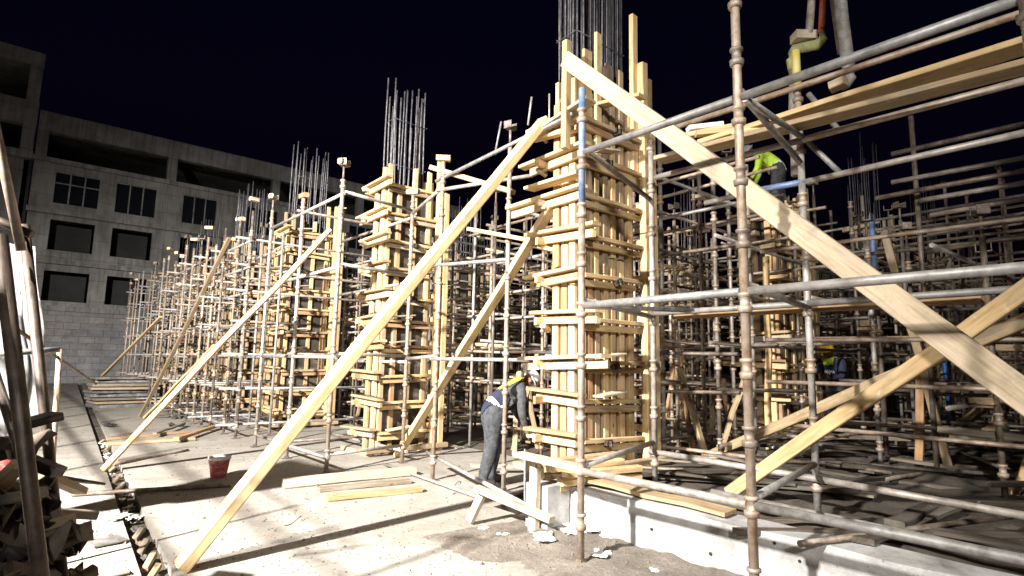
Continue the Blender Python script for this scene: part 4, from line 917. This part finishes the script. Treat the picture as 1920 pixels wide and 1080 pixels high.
def skel(pel, sp, ch, nk, hd, cr, sh, el, wr, ha, hip, kn, an, toe, vest=1):
    v = [('pelvis', pel, .165), ('spine', sp, .165), ('chest', ch, .175), ('neck', nk, .07), ('jaw', tuple((Vector(nk)*.5+Vector(hd)*.5)), .07), ('head', hd, .1), ('crown', cr, .092)]
    e = [('pelvis', 'spine'), ('spine', 'chest'), ('chest', 'neck'), ('neck', 'jaw'), ('jaw', 'head'), ('head', 'crown')]
    m = [('pelvis', 'spine', 1), ('spine', 'chest', 1), ('chest', 'neck', 1), ('neck', 'jaw', 3), ('jaw', 'crown', 3)]
    for i, s in enumerate('LR'):
        for nm, lst_, r in (('shoulder', sh, .09), ('elbow', el, .064), ('wrist', wr, .042), ('hand', ha, .038), ('hip', hip, .135), ('knee', kn, .10), ('ankle', an, .078), ('toe', toe, .055)):
            v.append((nm+s, lst_[i], r))
        e += [('chest', 'shoulder'+s), ('shoulder'+s, 'elbow'+s), ('elbow'+s, 'wrist'+s), ('wrist'+s, 'hand'+s), ('pelvis', 'hip'+s), ('hip'+s, 'knee'+s), ('knee'+s, 'ankle'+s), ('ankle'+s, 'toe'+s)]
        m += [('shoulder'+s, 'elbow'+s, 2), ('elbow'+s, 'wrist'+s, 2 if vest == 1 else 3), ('wrist'+s, 'hand'+s, 3), ('hip'+s, 'knee'+s, 0), ('knee'+s, 'ankle'+s, 0), ('ankle'+s, 'toe'+s, 4)]
    m.append(('hipL', 'hipR', 0))
    return dict(v=v, e=e, mat=m, vest=1)
bent = skel((0, 0, .96), (.12, 0, 1.10), (.29, 0, 1.26), (.42, 0, 1.36), (.53, 0, 1.385), (.61, 0, 1.43),
            ((.36, .19, 1.27), (.36, -.19, 1.27)), ((.40, .24, .99), (.36, -.23, .99)), ((.52, .17, .80), (.44, -.16, .77)), ((.57, .15, .73), (.48, -.14, .70)),
            ((0, .1, .9), (0, -.1, .9)), ((.12, .15, .50), (-.02, -.13, .50)), ((.06, .17, .09), (-.14, -.14, .09)), ((.24, .19, .05), (.05, -.16, .05)))
bent['face'] = (.8, 0, -.6); bent['vm'] = lambda f: 0 if f > .52 else 2 if f > .22 or f < .12 else 1
wp = gp(917, 912); wp.z = 0
figure(wp, -YAW+R(18), 'worker bent forward in lime and navy vest, grey trousers and white helmet', bent, ['trouser_cloth', 'navy_cloth', 'grey_cloth', 'skin', 'boot'], 'white_helmet', 1.0)
hm = T(wp) @ Matrix.Rotation(-YAW+R(18), 4, 'Z'); hA, hB = hm @ V(.60, .17, .70), hm @ V(.52, -.15, .67)
lab(plank('hand_board', hA+(hA-hB)*.6+V(0, 0, .0), hB-(hA-hB)*.3, .12, .03, 'pale_plank'), 'short pale board held in the bent worker\'s hands', 'board')
stand = skel((0, 0, .95), (.03, 0, 1.12), (.10, 0, 1.33), (.16, 0, 1.47), (.23, 0, 1.56), (.26, 0, 1.65),
             ((.12, .2, 1.36), (.12, -.2, 1.36)), ((.22, .27, 1.12), (.24, -.26, 1.12)), ((.42, .17, 1.1), (.43, -.12, 1.08)), ((.50, .13, 1.12), (.51, -.08, 1.1)),
             ((0, .1, .9), (0, -.1, .9)), ((.06, .12, .5), (0, -.12, .5)), ((-.02, .14, .09), (-.08, -.13, .09)), ((.15, .16, .045), (.1, -.15, .045)))
stand['face'] = (1, 0, -.2); stand['vm'] = lambda f: 0 if f > .78 else 1 if .5 < f < .58 else 2
w2 = gp(1575, 822, .42); w2.z = earth(w2.x, w2.y)-.01
figure(w2, math.pi-YAW+R(25), 'worker in yellow helmet and navy jacket standing among the inner scaffold poles', stand, ['trouser_cloth', 'navy_cloth', 'navy_cloth', 'skin', 'boot'], 'yellow_helmet', .98)
# third worker bent over the top of the formwork behind, on its own board
w3 = onX(1460, 300, 11.3); w3.z -= 1.17
bd = thing('access_platform', 'two-board access platform behind the top of the second-row formwork', 'platform', w3)
for k in (-1, 1): plank('board', w3+V(-.9, .14*k, -.03), w3+V(1.0, .14*k, -.03), .25, .045, 'old_timber', bd, v=1)
for k in (-.8, .9): bar('support', (w3.x+k, w3.y-.7, w3.z-.075), (w3.x+k, w3.y+1.2, w3.z-.075), .022, 'dark_tube', bd)
figure(w3, R(120), 'worker in a lime vest bent over the top of the second-row formwork', dict(bent, vm=lambda f: 0 if f > .2 else 1), ['trouser_cloth', 'lime_cloth', 'lime_cloth', 'skin', 'boot'], 'white_helmet', 1.0)
#LIGHTS
# ------------------------------------------------------------------ site floodlights on a mast
def flood(P, aim, watts, cone, blend, label, col=(1, .96, .90), heads=2, soft=.12):
    P, aim = Vector(P), Vector(aim)
    th = thing('floodlight_mast', label, 'floodlight', (P.x, P.y, 0))
    bar('mast', (P.x, P.y, 0), (P.x, P.y, P.z-.1), .06, 'zinc_tube', th, 12)
    link('base', boxes([(-.35, .35, -.35, .35, 0, .2)], 'beam_concrete'), T(P.x, P.y, 0), th)
    d = (aim-P).normalized(); sd = d.cross(V(0, 0, 1)).normalized()
    bar('crossbar', P-sd*.5+V(0, 0, -.1), P+sd*.5+V(0, 0, -.1), .03, 'zinc_tube', th, 10)
    for k in range(heads):
        c = P+sd*((k-(heads-1)/2)*.5)+V(0, 0, .12); M = frame(c, c+d)
        h = link('lamp_head', prism(.16, .36, .28, 'dark_panel'), M, th); link('lens', prism(.01, .32, .24, 'flood_lens'), M @ T(.162, 0, 0), h)
    L = bpy.data.lights.new('floodlight', 'SPOT'); L.energy = watts; L.spot_size = cone; L.spot_blend = blend; L.shadow_soft_size = soft; L.color = col
    lo = link('floodlight_beam', L, frame(P+d*.36+V(0, 0, .12), P+d*2) @ Matrix.Rotation(R(-90), 4, 'Y'), th)
flood((-8.5, 2.6, 7.8), (.1, 12.0, .0), 57000, R(108), .75, 'twin-head floodlight mast on the open floor facing the formwork row', soft=.22)
flood((-5.0, -6.5, 6.5), (9.0, 4.0, 2.0), 6500, R(60), .7, 'second floodlight mast behind, facing the corner formwork', heads=1, soft=.4)
